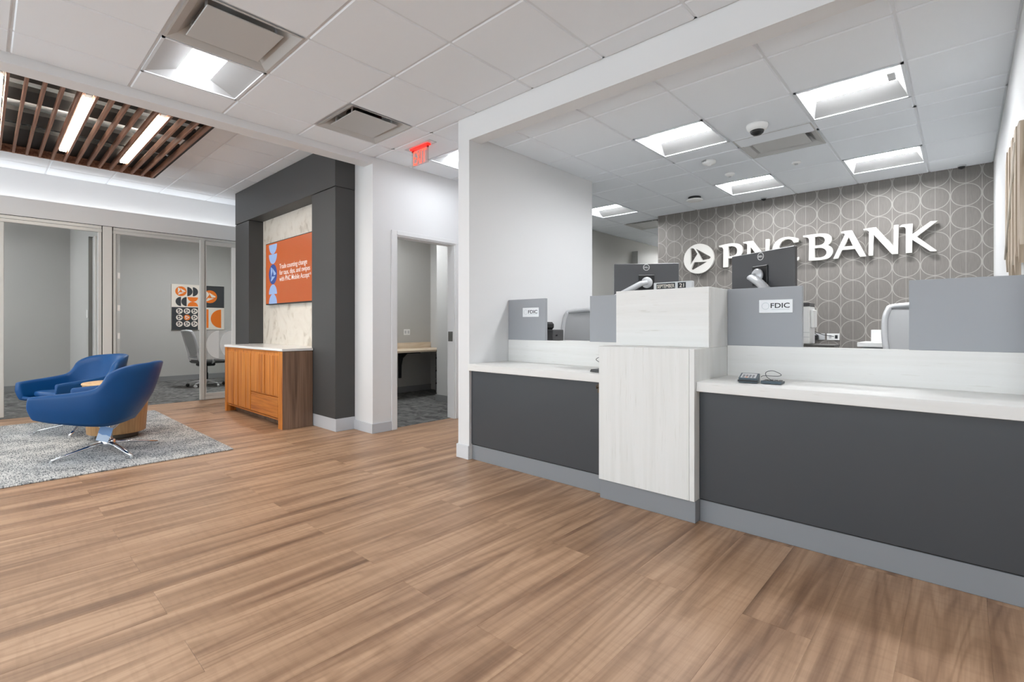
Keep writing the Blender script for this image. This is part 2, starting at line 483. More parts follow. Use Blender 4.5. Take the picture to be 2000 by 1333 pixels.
# ---------------------------------------------------------------- structure: floors
ZM, ZT, ZL = 2.862, 2.708, 3.055      # ceiling heights: hall, teller area, lounge
fl = struct(B(-8.42, 2.0, -3.2, 4.6, -.05, -.012).build('floor', plenum))
PITCH = .2335
LEN = 1.51
shared = {}
def plank(x0, x1, y0, y1):
    k = (round(x1-x0, 3), round(y1-y0, 3))
    if k not in shared:
        g = .0002
        shared[k] = B(-k[0]/2+g, k[0]/2-g, -k[1]/2+g, k[1]/2-g, -.012, 0, bev=.0007).mesh('plank', plank_m)
    link('plank', shared[k], fl, ((x0+x1)/2, (y0+y1)/2, 0))
row = -32
while True:
    x0 = -1.68-PITCH/2-.2335*0+PITCH*row; x1 = x0+PITCH
    row += 1
    if x0 > 1.95: break
    a, b = max(x0, -8.42), min(x1, 1.98)
    if b-a < .02: continue
    ymax = 2.81 if not (-4.6 < (a+b)/2 < -3.1) else 4.5
    ymin = -1.9
    off = 1.25 if (row-1) % 2 == 0 else .49
    y = off-LEN*4
    while y < ymax:
        c0, c1 = max(y, ymin), min(y+LEN, ymax)
        if c1-c0 > .03: plank(a, b, c0, c1)
        y += LEN
struct(B(-12.0, -8.42, -2.3, 4.3, -.05, .002).build('floor', carpet_m))
struct(B(-7.0, -4.56, 2.95, 5.6, -.05, .003).build('floor', carpet_m))
struct(B(-5.0, 2.0, 4.6, 11.1, -.05, .002).box(-3.165, .35, 2.9, 4.6, -.05, .002).build('floor', carpet_m))
# ---------------------------------------------------------------- structure: walls
struct(B(-4.62, -4.494, 2.75, 3.037, 0, 3.1).box(-4.62, -4.494, 3.037, 3.87, 2.098, 3.1).box(-4.62, -4.494, 3.87, 4.7, 0, 3.1)
       .box(-4.85, -4.62, 2.75, 2.95, 0, 3.1).build('wall_left', white))
struct(B(-3.165, -3.028, 2.76, 4.6, 0, 2.95).build('wall_center', white), 'white dividing wall and pillar between hallway and teller area')
struct(B(-4.62, -3.165, 4.6, 4.7, 0, 2.95).build('wall_hallway', white))
struct(B(-3.028, 2.0, 2.76, 2.89, 2.668, 2.95).build('trim_1', white), 'white beam crossing the ceiling above the counter')
struct(B(-3.26, .35, 6.67, 6.8, 0, 2.95).build('wall_back', paper_m))
struct(B(.22, .35, 2.89, 6.8, 0, 2.95).box(.22, 2.0, 2.765, 2.89, 0, 2.668).build('wall_right', white))
struct(B(1.9, 2.0, -3.2, 2.8, 0, 3.1).build('wall_east', white))
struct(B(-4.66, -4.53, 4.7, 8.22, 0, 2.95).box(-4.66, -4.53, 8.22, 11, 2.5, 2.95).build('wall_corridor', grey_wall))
struct(B(-4.9, -4.415, 8.222, 11, 0, 2.5).build('wall_corridor_end', grey_wall))
struct(B(-4.9, -3.2, 11, 11.1, 0, 2.95).box(-3.26, -3.15, 6.8, 11, 0, 2.95).build('wall_corridor_back', grey_wall))
struct(B(-8.62, -4.85, 2.80, 2.95, 0, 3.15).build('wall_lounge', white))
struct(B(-8.75, -8.63, -3.2, 2.80, 2.45, 3.15).build('wall_upper', white), 'white upper wall washed by cove light above the glass offices')
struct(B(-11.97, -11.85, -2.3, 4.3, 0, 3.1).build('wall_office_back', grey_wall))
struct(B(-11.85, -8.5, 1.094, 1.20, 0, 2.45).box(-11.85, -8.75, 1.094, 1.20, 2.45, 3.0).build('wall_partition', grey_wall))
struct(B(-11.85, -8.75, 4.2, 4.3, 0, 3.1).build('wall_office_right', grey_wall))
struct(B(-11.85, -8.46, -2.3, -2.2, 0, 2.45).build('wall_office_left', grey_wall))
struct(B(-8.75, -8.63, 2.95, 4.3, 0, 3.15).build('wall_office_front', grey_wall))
struct(B(-12, -8.75, -2.3, 4.3, 3.07, 3.12).build('ceiling_office', white))
# the small office behind the doorway
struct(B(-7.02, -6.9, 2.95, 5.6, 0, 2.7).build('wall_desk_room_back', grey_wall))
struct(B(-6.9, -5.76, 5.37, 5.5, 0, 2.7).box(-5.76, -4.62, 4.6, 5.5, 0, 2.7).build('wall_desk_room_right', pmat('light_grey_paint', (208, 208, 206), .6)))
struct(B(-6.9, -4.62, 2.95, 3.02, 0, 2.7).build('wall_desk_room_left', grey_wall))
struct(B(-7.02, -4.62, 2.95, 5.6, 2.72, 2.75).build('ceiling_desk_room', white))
struct(B(-6.9, -6.885, 3.02, 5.37, .003, .1).box(-5.775, -4.62, 4.585, 4.6, .003, .1).build('baseboard_desk_room', base_dark))
# entrance side, behind the camera: wall with big windows
fw = B(-12, 2.0, -3.3, -3.2, 0, .5).box(-12, 2.0, -3.3, -3.2, 2.6, 3.15)
for x in (-12, -8.6, -5.0, -1.6, 1.6): fw.box(x, x+.4, -3.3, -3.2, .5, 2.6)
struct(fw.build('wall_front', white))
n = 0
for x0, x1 in ((-8.2, -5.0), (-4.6, -1.6), (-1.2, 1.6)):
    n += 1
    w = struct(B(x0, x1, -3.28, -3.22, .5, .55).box(x0, x1, -3.28, -3.22, 2.55, 2.6).box(x0, x0+.05, -3.28, -3.22, .55, 2.55)
               .box(x1-.05, x1, -3.28, -3.22, .55, 2.55).box((x0+x1)/2-.02, (x0+x1)/2+.02, -3.28, -3.22, .55, 2.55).build('window_%d' % n, alu))
    B(x0+.05, (x0+x1)/2-.02, -3.255, -3.249, .55, 2.55).build('pane', glass_m, w)
    B((x0+x1)/2+.02, x1-.05, -3.255, -3.249, .55, 2.55).build('pane', glass_m, w)
# soffit between hall and lounge
struct(B(-4.665, -4.494, -3.2, 2.75, 2.80, 3.15).build('trim_2', white), 'white soffit edge between hall ceiling and lounge ceiling')
# baseboards
struct(B(-4.85, -4.482, 2.737, 2.75, 0, .1, bev=.002).box(-4.494, -4.482, 2.75, 2.968, 0, .1, bev=.002).build('baseboard_left', base_m))
struct(B(-3.178, -3.026, 2.747, 2.76, 0, .115, bev=.003).box(-3.178, -3.165, 2.76, 4.6, 0, .115).build('baseboard_center', pmat('pale_base', (214, 216, 219), .5)))
struct(B(-11.85, -11.835, -2.2, 1.094, .002, .1).box(-11.85, -11.835, 1.2, 4.2, .002, .1).box(-11.835, -8.5, 1.082, 1.094, .002, .1)
       .build('baseboard_offices', base_dark))
struct(B(-4.53, -4.515, 4.7, 8.2, .002, .1).build('baseboard_corridor', base_dark))

# ---------------------------------------------------------------- ceilings: slab, tees, tiles
def grid_ceiling(name, z, xl, yl, rng, skip=(), top=.12):
    x0, x1, y0, y1 = rng
    root = struct(B(x0, x1, y0, y1, z+top, z+top+.03).build(name, plenum))
    xs = sorted([x0]+[x for x in xl if x0+.03 < x < x1-.03]+[x1]); ys = sorted([y0]+[y for y in yl if y0+.03 < y < y1-.03]+[y1])
    for x in xs[1:-1]: B(x-.02, x+.02, y0, y1, z+.007, z+.03).build('grid_tee', tee_m, root)
    for y in ys[1:-1]: B(x0, x1, y-.02, y+.02, z+.0072, z+.028).build('grid_tee', tee_m, root)
    B(x0, x0+.02, y0, y1, z+.007, z+.03).box(x1-.02, x1, y0, y1, z+.007, z+.03).box(x0, x1, y0, y0+.02, z+.007, z+.03).box(x0, x1, y1-.02, y1, z+.007, z+.03).build('edge_angle', tee_m, root)
    sh = {}
    for i in range(len(xs)-1):
        for j in range(len(ys)-1):
            a, b, c, d = xs[i], xs[i+1], ys[j], ys[j+1]
            if any(a-.05 < sx < b+.05 and c-.05 < sy < d+.05 for sx, sy in skip): continue
            g = .0065
            k = (round(b-a-2*g, 3), round(d-c-2*g, 3))
            if k[0] < .02 or k[1] < .02: continue
            if k not in sh: sh[k] = B(-k[0]/2, k[0]/2, -k[1]/2, k[1]/2, 0, .02, bev=.007).mesh('ceiling_tile', tile_m)
            link('ceiling_tile', sh[k], root, ((a+b)/2, (c+d)/2, z))
    return root
xm = [-4.145+.6055*k for k in range(-1, 11)]
ym = [.735+.6128*k for k in range(-7, 7)]
main_lights = [(-3.842, 1.041), (-3.84, 3.49)]
extra_lights = [(-1.42, -.18), (-3.842, -1.41), (.39, -1.41), (-1.42, -2.02), (.39, .43)]
main_vents = [(-3.237, 1.041), (-3.842, 2.267)]
grid_ceiling('ceiling', ZM, xm, ym, (-4.494, 1.9, -3.2, 2.765), main_lights+main_vents+extra_lights)
grid_ceiling('ceiling_hallway', ZM, xm, ym, (-4.494, -3.165, 2.765, 4.6), main_lights)
xt = [-.257-.609*k for k in range(8)]; yt = [3.16+.6125*k for k in range(14)]
teller_lights = [(-1.78, 4.08), (-.56, 4.08), (-.56, 5.92), (-1.78, 5.92), (-3.62, 5.92)]
teller_vents = [(-1.17, 4.69), (-3.62, 7.14)]
grid_ceiling('ceiling_teller', ZT, xt, yt, (-3.028, .22, 2.89, 4.61), teller_lights)
grid_ceiling('ceiling_back', ZT, xt, yt, (-4.53, .22, 4.61, 6.67), teller_lights+teller_vents)
grid_ceiling('ceiling_corridor', ZT, xt, yt, (-4.53, -3.26, 6.67, 11), teller_vents+[(-3.6065, 9.591)])
xL = [-5.17-.61*k for k in range(6)]; yL = [1.76+.6*k for k in range(-8, 2)]
grid_ceiling('ceiling_lounge', ZL, xL, yL, (-8.63, -4.665, -3.2, 2.80), top=.05)

# ---------------------------------------------------------------- ceiling fittings
def light_parts(root, lens=None, sx=.594, sy=.600):
    a, b = sx/2, sy/2
    fr = MB()
    for q in ((-a, a, -b, -b+.016), (-a, a, b-.016, b), (-a, -a+.016, -b, b), (a-.016, a, -b, b)): fr.box(q[0], q[1], q[2], q[3], -.001, .012)
    fr.build('frame', tee_m, root)
    ia, ib, d, l, e = a-.016, b-.016, .07, .098, .235
    rf = MB()
    for sg in (-1, 1):
        rf.add([(-ia, sg*ib, .006), (ia, sg*ib, .006), (e, sg*l, d), (-e, sg*l, d)], [(0, 1, 2, 3) if sg < 0 else (3, 2, 1, 0)])
        rf.add([(sg*ia, -ib, .006), (sg*ia, ib, .006), (sg*e, l, d), (sg*e, -l, d)], [(3, 2, 1, 0) if sg < 0 else (0, 1, 2, 3)])
    rf.build('reflector', reflector, root)
    B(-e-.004, e+.004, -l-.004, l+.004, d-.002, d+.008).build('lens', lens or lens_m, root)
def troffer(x, y, z, label, group=None, lens=None):
    t = thing('ceiling_light', label, 'ceiling light', (x, y, z), 0, group)
    light_parts(t, lens); return t
G = 'recessed square ceiling lights'
troffer(main_lights[0][0], main_lights[0][1], ZM, 'recessed square ceiling light in the hall, touching a square air diffuser, near the wood slats', G)
troffer(main_lights[1][0], main_lights[1][1], ZM, 'recessed square ceiling light in the hallway, right behind the red exit sign', G)
for x, y in extra_lights: troffer(x, y, ZM, 'recessed square ceiling light in the hall on the entrance side', 'ceiling lights on the entrance side')
tl = ['recessed square ceiling light directly behind the white beam, beside the round camera dome',
      'recessed square ceiling light with a small grey sensor on its lens, nearest the right wall',
      'recessed square ceiling light nearest the patterned wall, above the last letters of the sign',
      'recessed square ceiling light near the patterned wall, behind the round fire detector',
      'recessed square ceiling light half hidden by the white dividing wall, over the corridor']
for i, ((x, y), s) in enumerate(zip(teller_lights, tl)):
    t = troffer(x, y, ZT, s, G, lens_hi)
    if i == 1: B(.19, .235, -.075, .06, .05, .068, bev=.004).build('sensor', greyp, t, label='small grey sensor at the end of the lens')
def diffuser(x, y, z, label, group='square air diffusers', dark=True):
    t = thing('air_diffuser', label, 'air vent', (x, y, z), 0, group)
    a = .297; m = MB()
    rings = [(a, -.001), (a-.012, -.001), (a-.055, .02), (a-.1, .06), (a-.12, .09), (.05, .095)]
    V = []; F = []
    for r, h in rings: V += [(-r, -r, h), (r, -r, h), (r, r, h), (-r, r, h)]
    for j in range(len(rings)-1):
        for i in range(4):
            k = (i+1) % 4; F.append((j*4+i, (j+1)*4+i, (j+1)*4+k, j*4+k))
    m.add(V, F); m.build('frame', diff_m, t)
    if dark: MB().lathe([(.15, .066), (.15, .09)], n=24).build('duct_opening', black, t)
    B(-.205, .205, -.205, .205, .005, .013, bev=.003).build('plaque', diff_m, t)
    for sx in (-1, 1):
        for sy in (-1, 1):
            B(sx*.13-.006, sx*.13+.006, sy*.188-.006, sy*.188+.006, .013, .092).build('hanger', tee_m, t)
    return t
diffuser(*main_vents[0], ZM, 'large square air diffuser with hanging plaque next to the hall ceiling light', dark=False)
diffuser(*main_vents[1], ZM, 'square air diffuser with dark duct opening, close to the soffit before the exit sign')
diffuser(*teller_vents[0], ZT, 'square air diffuser behind the camera dome in the teller ceiling')
diffuser(*teller_vents[1], ZT, 'square air diffuser over the corridor, cut off by the patterned wall')
# camera dome, detectors, speaker, small cameras
t = thing('dome_camera', 'white round dome camera with dark lens beside the teller air diffuser', 'camera', (-1.197, 4.16, ZT))
MB().lathe([(.0, 0), (.078, 0), (.08, -.012), (.072, -.036), (.055, -.05), (.052, -.05)], n=28).build('housing', whitep, t)
MB().lathe([(.052, -.046), (.046, -.066), (.03, -.08), (.0, -.086)], n=24).build('lens_dome', black, t)
t = thing('fire_detector', 'round white fire detector lettered on its rim behind a ceiling light', 'smoke detector', (-1.80, 4.76, ZT))
MB().lathe([(0, 0), (.062, 0), (.064, -.018), (.05, -.032), (.022, -.04), (.018, -.048), (0, -.05)], n=28).build('body', whitep, t)
place('lettering', text_mesh('FIRE', .055, .016, ink), t, (-.026, -.0595, -.010), (R(90), 0, R(-24)), 'black letters reading FIRE')
t = thing('smoke_sensor', 'small white round ceiling sensor with a domed cap before the patterned-wall light', 'smoke detector', (-1.79, 5.30, ZT))
MB().lathe([(0, 0), (.048, 0), (.048, -.012), (.035, -.022), (.02, -.03), (0, -.03)], n=24).build('body', whitep, t)
MB().lathe([(.014, -.03), (.012, -.04), (0, -.042)], n=16).build('cap', greyp, t)
t = thing('motion_sensor', 'flat small white ceiling sensor alone behind the teller air diffuser', 'smoke detector', (-1.188, 5.36, ZT))
MB().lathe([(0, 0), (.04, 0), (.04, -.014), (.03, -.02), (0, -.02)], n=24).build('body', whitep, t)
MB().lathe([(.016, -.02), (.013, -.028), (0, -.03)], n=16).build('cap', greyp, t)
t = thing('ceiling_speaker', 'white round disc hung under a dark opening in the ceiling near the corridor', 'ceiling speaker', (-2.44, 5.98, ZT))
MB().lathe([(0, 0), (.075, 0), (.075, -.03), (0, -.03)], n=24).build('neck', black, t)
MB().lathe([(0, -.028), (.095, -.03), (.098, -.038), (.085, -.046), (0, -.048)], n=28).build('disc', whitep, t)
for x, s in ((-1.82, 'tiny dark dome camera at the wall above the letters of the sign'), (-.01, 'small dark dome camera at the top right corner of the patterned wall')):
    t = thing('corner_camera', s, 'camera', (x, 6.59, ZT), 0, 'small cameras on the patterned wall')
    MB().lathe([(0, 0), (.036, 0), (.034, -.01), (.03, -.014)], n=20).build('housing', greyp, t)
    MB().lathe([(.03, -.012), (.022, -.03), (0, -.038)], n=20).build('lens_dome', black, t)
# exit sign
t = thing('exit_sign', 'red edge-lit exit sign hanging from the hallway ceiling', 'exit sign', (-3.868, 2.885, ZM))
B(-.2, .2, -.045, .045, -.006, 0, bev=.003).build('ceiling_plate', greyp, t)
B(-.14, .14, -.022, .022, -.022, -.006, bev=.003).build('light_bar', exit_bar, t)
B(-.131, .131, -.004, .004, -.185, -.022, bev=.001).build('panel', acrylic, t)
place('lettering', text_mesh('EXIT', .2, .135, exit_m, .001, bold=.0), t, (0, -.0052, -.107), RY, 'red letters reading EXIT')
for sx in (-1, 1): B(sx*.118-.009, sx*.118+.009, -.007, .007, -.04, -.02).build('clip', pmat('dark_red_%d' % sx, (150, 40, 32), .5), t)

# ---------------------------------------------------------------- lounge: wood slat canopy with linear lights
cl = thing('slat_canopy', 'suspended walnut slat canopy with black boards hung under the lounge ceiling', 'ceiling canopy', (-5.95, .3, 2.88))
O = (-5.95, .3, 2.88)
XN, XF = -4.78, -7.12
SP = .0963
sl = B(XF-.006, XN, -.009, .009, 0, .06, bev=.001).mesh('slat', slat_m, (O[0], 0, 0))
ys = [1.382-SP*k for k in range(26)]
for y in ys: link('slat', sl, cl, (0, y-O[1], 0))
B(XF-.02, XF, ys[-1]-.02, ys[0]+.02, .006, .10).build('end_board', slat_m, cl, (O[0], O[1], 0))
B(XN-.0, XN+.02, ys[-1]-.02, ys[0]+.02, .006, .10).build('end_board', slat_m, cl, (O[0], O[1], 0))
B(XF, XN, ys[0]+.014, ys[0]+.03, .004, .11).build('side_board', blk_board, cl, (O[0], O[1], 0))
for xb0, xb1 in ((-4.80, -5.19), (-5.385, -5.665), (-5.95, -6.295), (-6.46, -7.10)):
    B(xb1, xb0, ys[-1], ys[0]+.01, .078, .115).build('cross_board', blk_board, cl, (O[0], O[1], 0))
LG = 'linear lights in the slat canopy'
for y, s in ((1.0449, 'linear light in the slat canopy, nearest the soffit corner'), (.5634, 'linear light in the slat canopy, second from its right edge'),
             (.0819, 'linear light in the slat canopy, cut by the left edge of the view'), (-.3996, 'linear light in the slat canopy towards the entrance windows')):
    t = thing('linear_light', s, 'ceiling light', (-5.86, y, 2.885), 0, LG)
    B(-.85, .85, -.024, .024, .0225, .06, bev=.002).build('housing', greyp, t)
    B(-.83, .83, -.0255, .0255, -.003, .022).build('lens', lensw_m, t)
    B(-.83, .83, -.02, .02, .0602, .064).build('added_uplight', lensw_m, t)  # added glow on top of the housing, brightens the ceiling above the slats
    B(.85, .93, -.02, .02, .005, .045, bev=.003).build('end_cap', whitep, t)
# cove ledge
lg = struct(B(-8.45, -8.41, -3.2, 2.80, 2.452, 2.675).box(-8.63, -8.45, -3.2, 2.80, 2.452, 2.47).build('trim_3', pmat('ledge_paint', (222, 222, 222), .6)), 'pale fascia hiding the cove light above the glass offices')
B(-8.57, -8.54, -3.2, 2.78, 2.56, 2.57).build('cove_strip', cove_m, lg)

# ---------------------------------------------------------------- glass office fronts
# left office: opening with aluminium frame; right office: opening and sliding glass door
w = struct(B(-8.46, -8.41, -2.2, 1.088, 2.405, 2.444, bev=.002).build('window_4', alu), 'aluminium framed opening of the left office')
B(-8.455, -8.405, -2.2, 1.09, 2.36, 2.402, bev=.003).build('head_rail', alu, w)
B(-8.46, -8.41, 1.05, 1.088, 0, 2.36, bev=.003).build('jamb', alu, w)
B(-8.75, -8.71, .99, 1.075, 0, 2.33, bev=.003).build('door_stack', alu_d, w)
B(-8.71, -8.52, 1.03, 1.085, 0, 2.32, bev=.003).build('reveal', alu, w)
struct(B(-8.45, -8.425, 1.08, 1.215, 0, 2.447).box(-8.445, -8.42, -2.2, 2.8, 2.444, 2.456).build('trim_6', black), 'dark joint behind the pale post')
w = struct(B(-8.425, -8.40, 1.098, 1.196, 0, 2.443, bev=.002).build('trim_4', pmat('post_paint', (212, 211, 208), .5)), 'pale post between the two glass offices')
w = struct(B(-8.46, -8.41, 1.208, 2.80, 2.405, 2.444, bev=.002).build('window_5', alu), 'aluminium framed opening of the right office')
B(-8.455, -8.405, 1.205, 2.80, 2.36, 2.402, bev=.003).build('head_rail', alu, w)
B(-8.46, -8.41, 1.208, 1.238, 0, 2.36, bev=.003).build('jamb', alu, w)
B(-8.445, -8.437, 1.238, 1.285, .02, 2.36).build('glass_strip', glass_material('edge_glass', (.9, .93, .93, 1), 1, (.8, .82, .82, 1), .45), w)
for z_ in (.98, 1.36, 1.80): B(-8.436, -8.432, 1.258, 1.284, z_-.04, z_+.04, bev=.002).build('clip', whitep, w)  # small white boxes in place of stickers on the glass strip
d = struct(B(-8.40, -8.355, 2.215, 2.275, .012, 2.40, bev=.003).build('door_1', alu), 'sliding glass door of the right office, standing half open')
B(-8.40, -8.355, 2.2752, 2.2768, .012, 2.39).build('joint', black, d)
B(-8.398, -8.357, 2.277, 2.70, .012, .062, bev=.003).build('bottom_rail', alu, d)
B(-8.398, -8.357, 2.277, 2.70, .064, .105, bev=.003).build('bottom_rail', alu, d)
B(-8.398, -8.357, 2.277, 2.70, 2.335, 2.39, bev=.003).build('top_rail', alu, d)
B(-8.40, -8.355, 2.645, 2.70, .105, 2.335, bev=.003).build('stile', whitep, d)
B(-8.39, -8.365, 2.277, 2.30, .105, 2.335).build('stile', alu, d)
pn = B(-8.382, -8.374, 2.30, 2.645, .105, 2.335).build('pane', glass_m, d)
place('film', shape_mesh([[(2.30, .614), (2.645, .614), (2.645, 1.052), (2.30, 1.052)]], .0006, film2_m), d, (-8.3735, 0, 0), RX)
place('film_shape', shape_mesh([[(2.47, 1.045), (2.47, .622)]+[(p[0], p[1], 0) for p in ell(2.47, .833, .17, .211, 14, 270, 90)][::1]], .0006, film_m), d, (-8.3725, 0, 0), RX, 'white half circle of frosted film')
place('film_shape', shape_mesh([[(2.645, 1.045), (2.645, .622)]+[(p[0], p[1], 0) for p in ell(2.645, .833, .16, .211, 14, 270, 90)]], .0006, film_m), d, (-8.3725, 0, 0), RX, 'white circle of frosted film cut by the stile')
d = struct(B(-8.405, -8.36, .09, .187, .03, 2.35, bev=.004).build('door_2', pmat('door_stile_paint', (208, 208, 205), .45)), 'end stile of the sliding door at the left office')
B(-8.4, -8.365, -.9, .09, .03, .13, bev=.003).build('bottom_rail', alu, d)
B(-8.4, -8.365, -.9, .09, 2.27, 2.35, bev=.003).build('top_rail', alu, d)
B(-8.386, -8.378, -.9, .09, .13, 2.27).build('pane', glass_m, d)
# unseen lights put in to light the offices, desk room and corridor
for x, y, sd in ((-10.9, -1.3, 'left'), (-9.9, 2.7, 'right')): troffer(x, y, 2.95, 'unseen square ceiling light inside the %s glass office' % sd, 'unseen ceiling lights inside the offices', lens_off)
troffer(-6.15, 3.95, 2.6, 'unseen square ceiling light inside the office with the desk', None, lens_hi)
troffer(-3.6065, 9.591, ZT, 'unseen square ceiling light at the end of the corridor', None, lens_off)
# light switch on partition
t = thing('light_switch', 'white light switch plate on the grey wall of the left office', 'switch', (-9.75, 1.094, 1.30))
B(-.036, .036, -.006, 0, -.06, .06, bev=.002).build('plate', whitep, t)
B(-.016, .016, -.010, -.006, -.034, .034, bev=.001).build('rocker', whitep, t)

# ---------------------------------------------------------------- media niche
nw = struct(B(-7.823, -4.85, 2.76, 2.80, 0, 3.05).build('wall_niche', niche_m), 'charcoal portal with a cream stone back and a television')
B(-7.823, -4.848, 2.522, 2.76, 2.592, 3.05, bev=.002).build('header', niche_m, nw)
B(-5.389, -4.85, 2.525, 2.76, .135, 2.583, bev=.002).build('column', niche_m, nw)
B(-7.823, -7.298, 2.525, 2.76, .135, 2.583, bev=.002).build('column', niche_m, nw)
B(-5.385, -4.852, 2.54, 2.76, 2.583, 2.592).box(-7.82, -7.3, 2.54, 2.76, 2.583, 2.592).build('shadow_gap', black, nw)
B(-5.375, -4.845, 2.528, 2.76, 0, .135, bev=.002).build('plinth', base_m, nw)
B(-7.82, -7.31, 2.53, 2.76, 0, .135, bev=.002).build('plinth', base_m, nw)
B(-7.296, -5.391, 2.714, 2.758, 0, 2.592).build('stone_panel', marble, nw, label='cream marble panel with grey brown veins')
# television
tv = thing('television', 'wall television with an orange advertisement on the cream stone', 'television', (-6.3, 2.7, 1.81))
O = (-6.3, 2.7, 1.81)
B(-7.045, -5.56, 2.655, 2.70, 1.402, 2.238, bev=.003).build('housing', black, tv, O)
B(-6.7, -5.9, 2.7, 2.714, 1.5, 2.1).build('bracket', alu_d, tv, O)
B(-7.033, -5.572, 2.6535, 2.655, 1.416, 2.227).build('screen', scr_or, tv, O, 'orange screen')
yy = 2.6525-O[1]
for i, (txt, w_, z_) in enumerate((('Trade counting change', .80, 1.885), ('for taps, dips, and swipes', .88, 1.805), ('with PNC Mobile Accept', .86, 1.722))):
    place('lettering', text_mesh(txt, w_, .082, scr_tx, .0005, bold=.004), tv, (-6.585+w_/2-O[0], yy, z_-O[2]), RY, 'line of white advertisement text')
place('lettering', text_mesh('\u00ae.', .038, .03, scr_tx, .0005), tv, (-5.695-O[0], yy, 1.742-O[2]), RY, 'small registered mark')
cx = -6.797-O[0]; rx = .132
def half(cz, up):
    pts = [(p[0], p[1], 0) for p in ell(0, 0, rx, .13, 16, 0, 180)] if up else [(p[0], p[1], 0) for p in ell(0, 0, rx, .13, 16, 180, 360)]
    place('half_disc', shape_mesh([pts], .0005, scr_bl), tv, (cx, yy, cz-O[2]), RY, 'pale blue half circle on the screen')
half(2.208, False); half(2.076, False); half(1.542, True); half(1.414, True)
place('emblem', shape_mesh([ell(0, 0, .132, .133, 20)], .0005, scr_nv), tv, (cx, yy, 1.808-O[2]), RY, 'navy round emblem')
place('emblem_mark', shape_mesh([[(p[0]*.128, p[1]*.13, p[2] if len(p) > 2 else 0) for p in h] for h in LOGO], .0005, scr_bl), tv, (cx, yy-.0008, 1.808-O[2]), RY, 'pale triangle mark of the emblem')

# ---------------------------------------------------------------- wooden cabinet
cb = thing('cabinet', 'low orange teak cabinet with walnut side and white top below the television', 'cabinet', (-6.26, 2.36, 0))
O = (-6.26, 2.36, 0)
B(-5.41, -5.356, 2.19, 2.52, 0, .838, bev=.002).build('side_panel', walnut, cb, O, 'grey brown walnut end panel')
B(-5.462, -5.358, 2.186, 2.205, 0, .838, bev=.002).build('corner_post', teak, cb, O)
B(-7.17, -7.109, 2.186, 2.52, 0, .838, bev=.002).build('side_panel', teak, cb, O)
B(-7.109, -5.41, 2.215, 2.52, .10, .835).build('body', walnut, cb, O)
B(-7.109, -5.462, 2.20, 2.23, .085, .1).build('bottom_rail', teak_h, cb, O)
B(-7.109, -5.462, 2.30, 2.33, 0, .1).build('toe_board', walnut, cb, O)
def door(x0, x1, z0, z1, nst):
    dr = B(x0, x1, 2.196, 2.215, z0, z1, bev=.002).build('door', teak, cb, O)
    wv = (x1-x0-.02)/nst
    for k in range(nst):
        B(x0+.01+k*wv+.001, x0+.01+(k+1)*wv-.001, 2.186-.004*(k % 2), 2.196, z0+.012, z1-.03, bev=.003).build('stave', teak, dr, O)
    return dr
door(-7.105, -6.69, .105, .822, 3); door(-6.686, -6.272, .105, .822, 3)
door(-6.264, -5.852, .335, .822, 3); door(-5.846, -5.466, .335, .822, 3)
dw = B(-6.264, -5.466, 2.196, 2.215, .105, .318, bev=.002).build('drawer', teak_h, cb, O)
B(-6.256, -5.474, 2.187, 2.196, .113, .300, bev=.003).build('drawer_front', teak_h, dw, O)
B(-6.264, -5.466, 2.186, 2.21, .320, .331, bev=.001).build('rail', teak_h, cb, O)
B(-7.11, -5.462, 2.19, 2.215, .826, .838).build('top_rail', teak_h, cb, O)
B(-7.182, -5.350, 2.182, 2.522, .842, .870, bev=.002).box(-7.294, -5.393, 2.522, 2.712, .842, .870).build('countertop', quartz, cb, O, 'white stone top')

# ---------------------------------------------------------------- rug, chairs, side table
solo('rug', B(-7.80, -4.835, -.85, 1.545, 0, .012, bev=.004), rug_m, (-6.3, .35, 0), 'grey and white woven rug under the blue armchairs', 'rug')

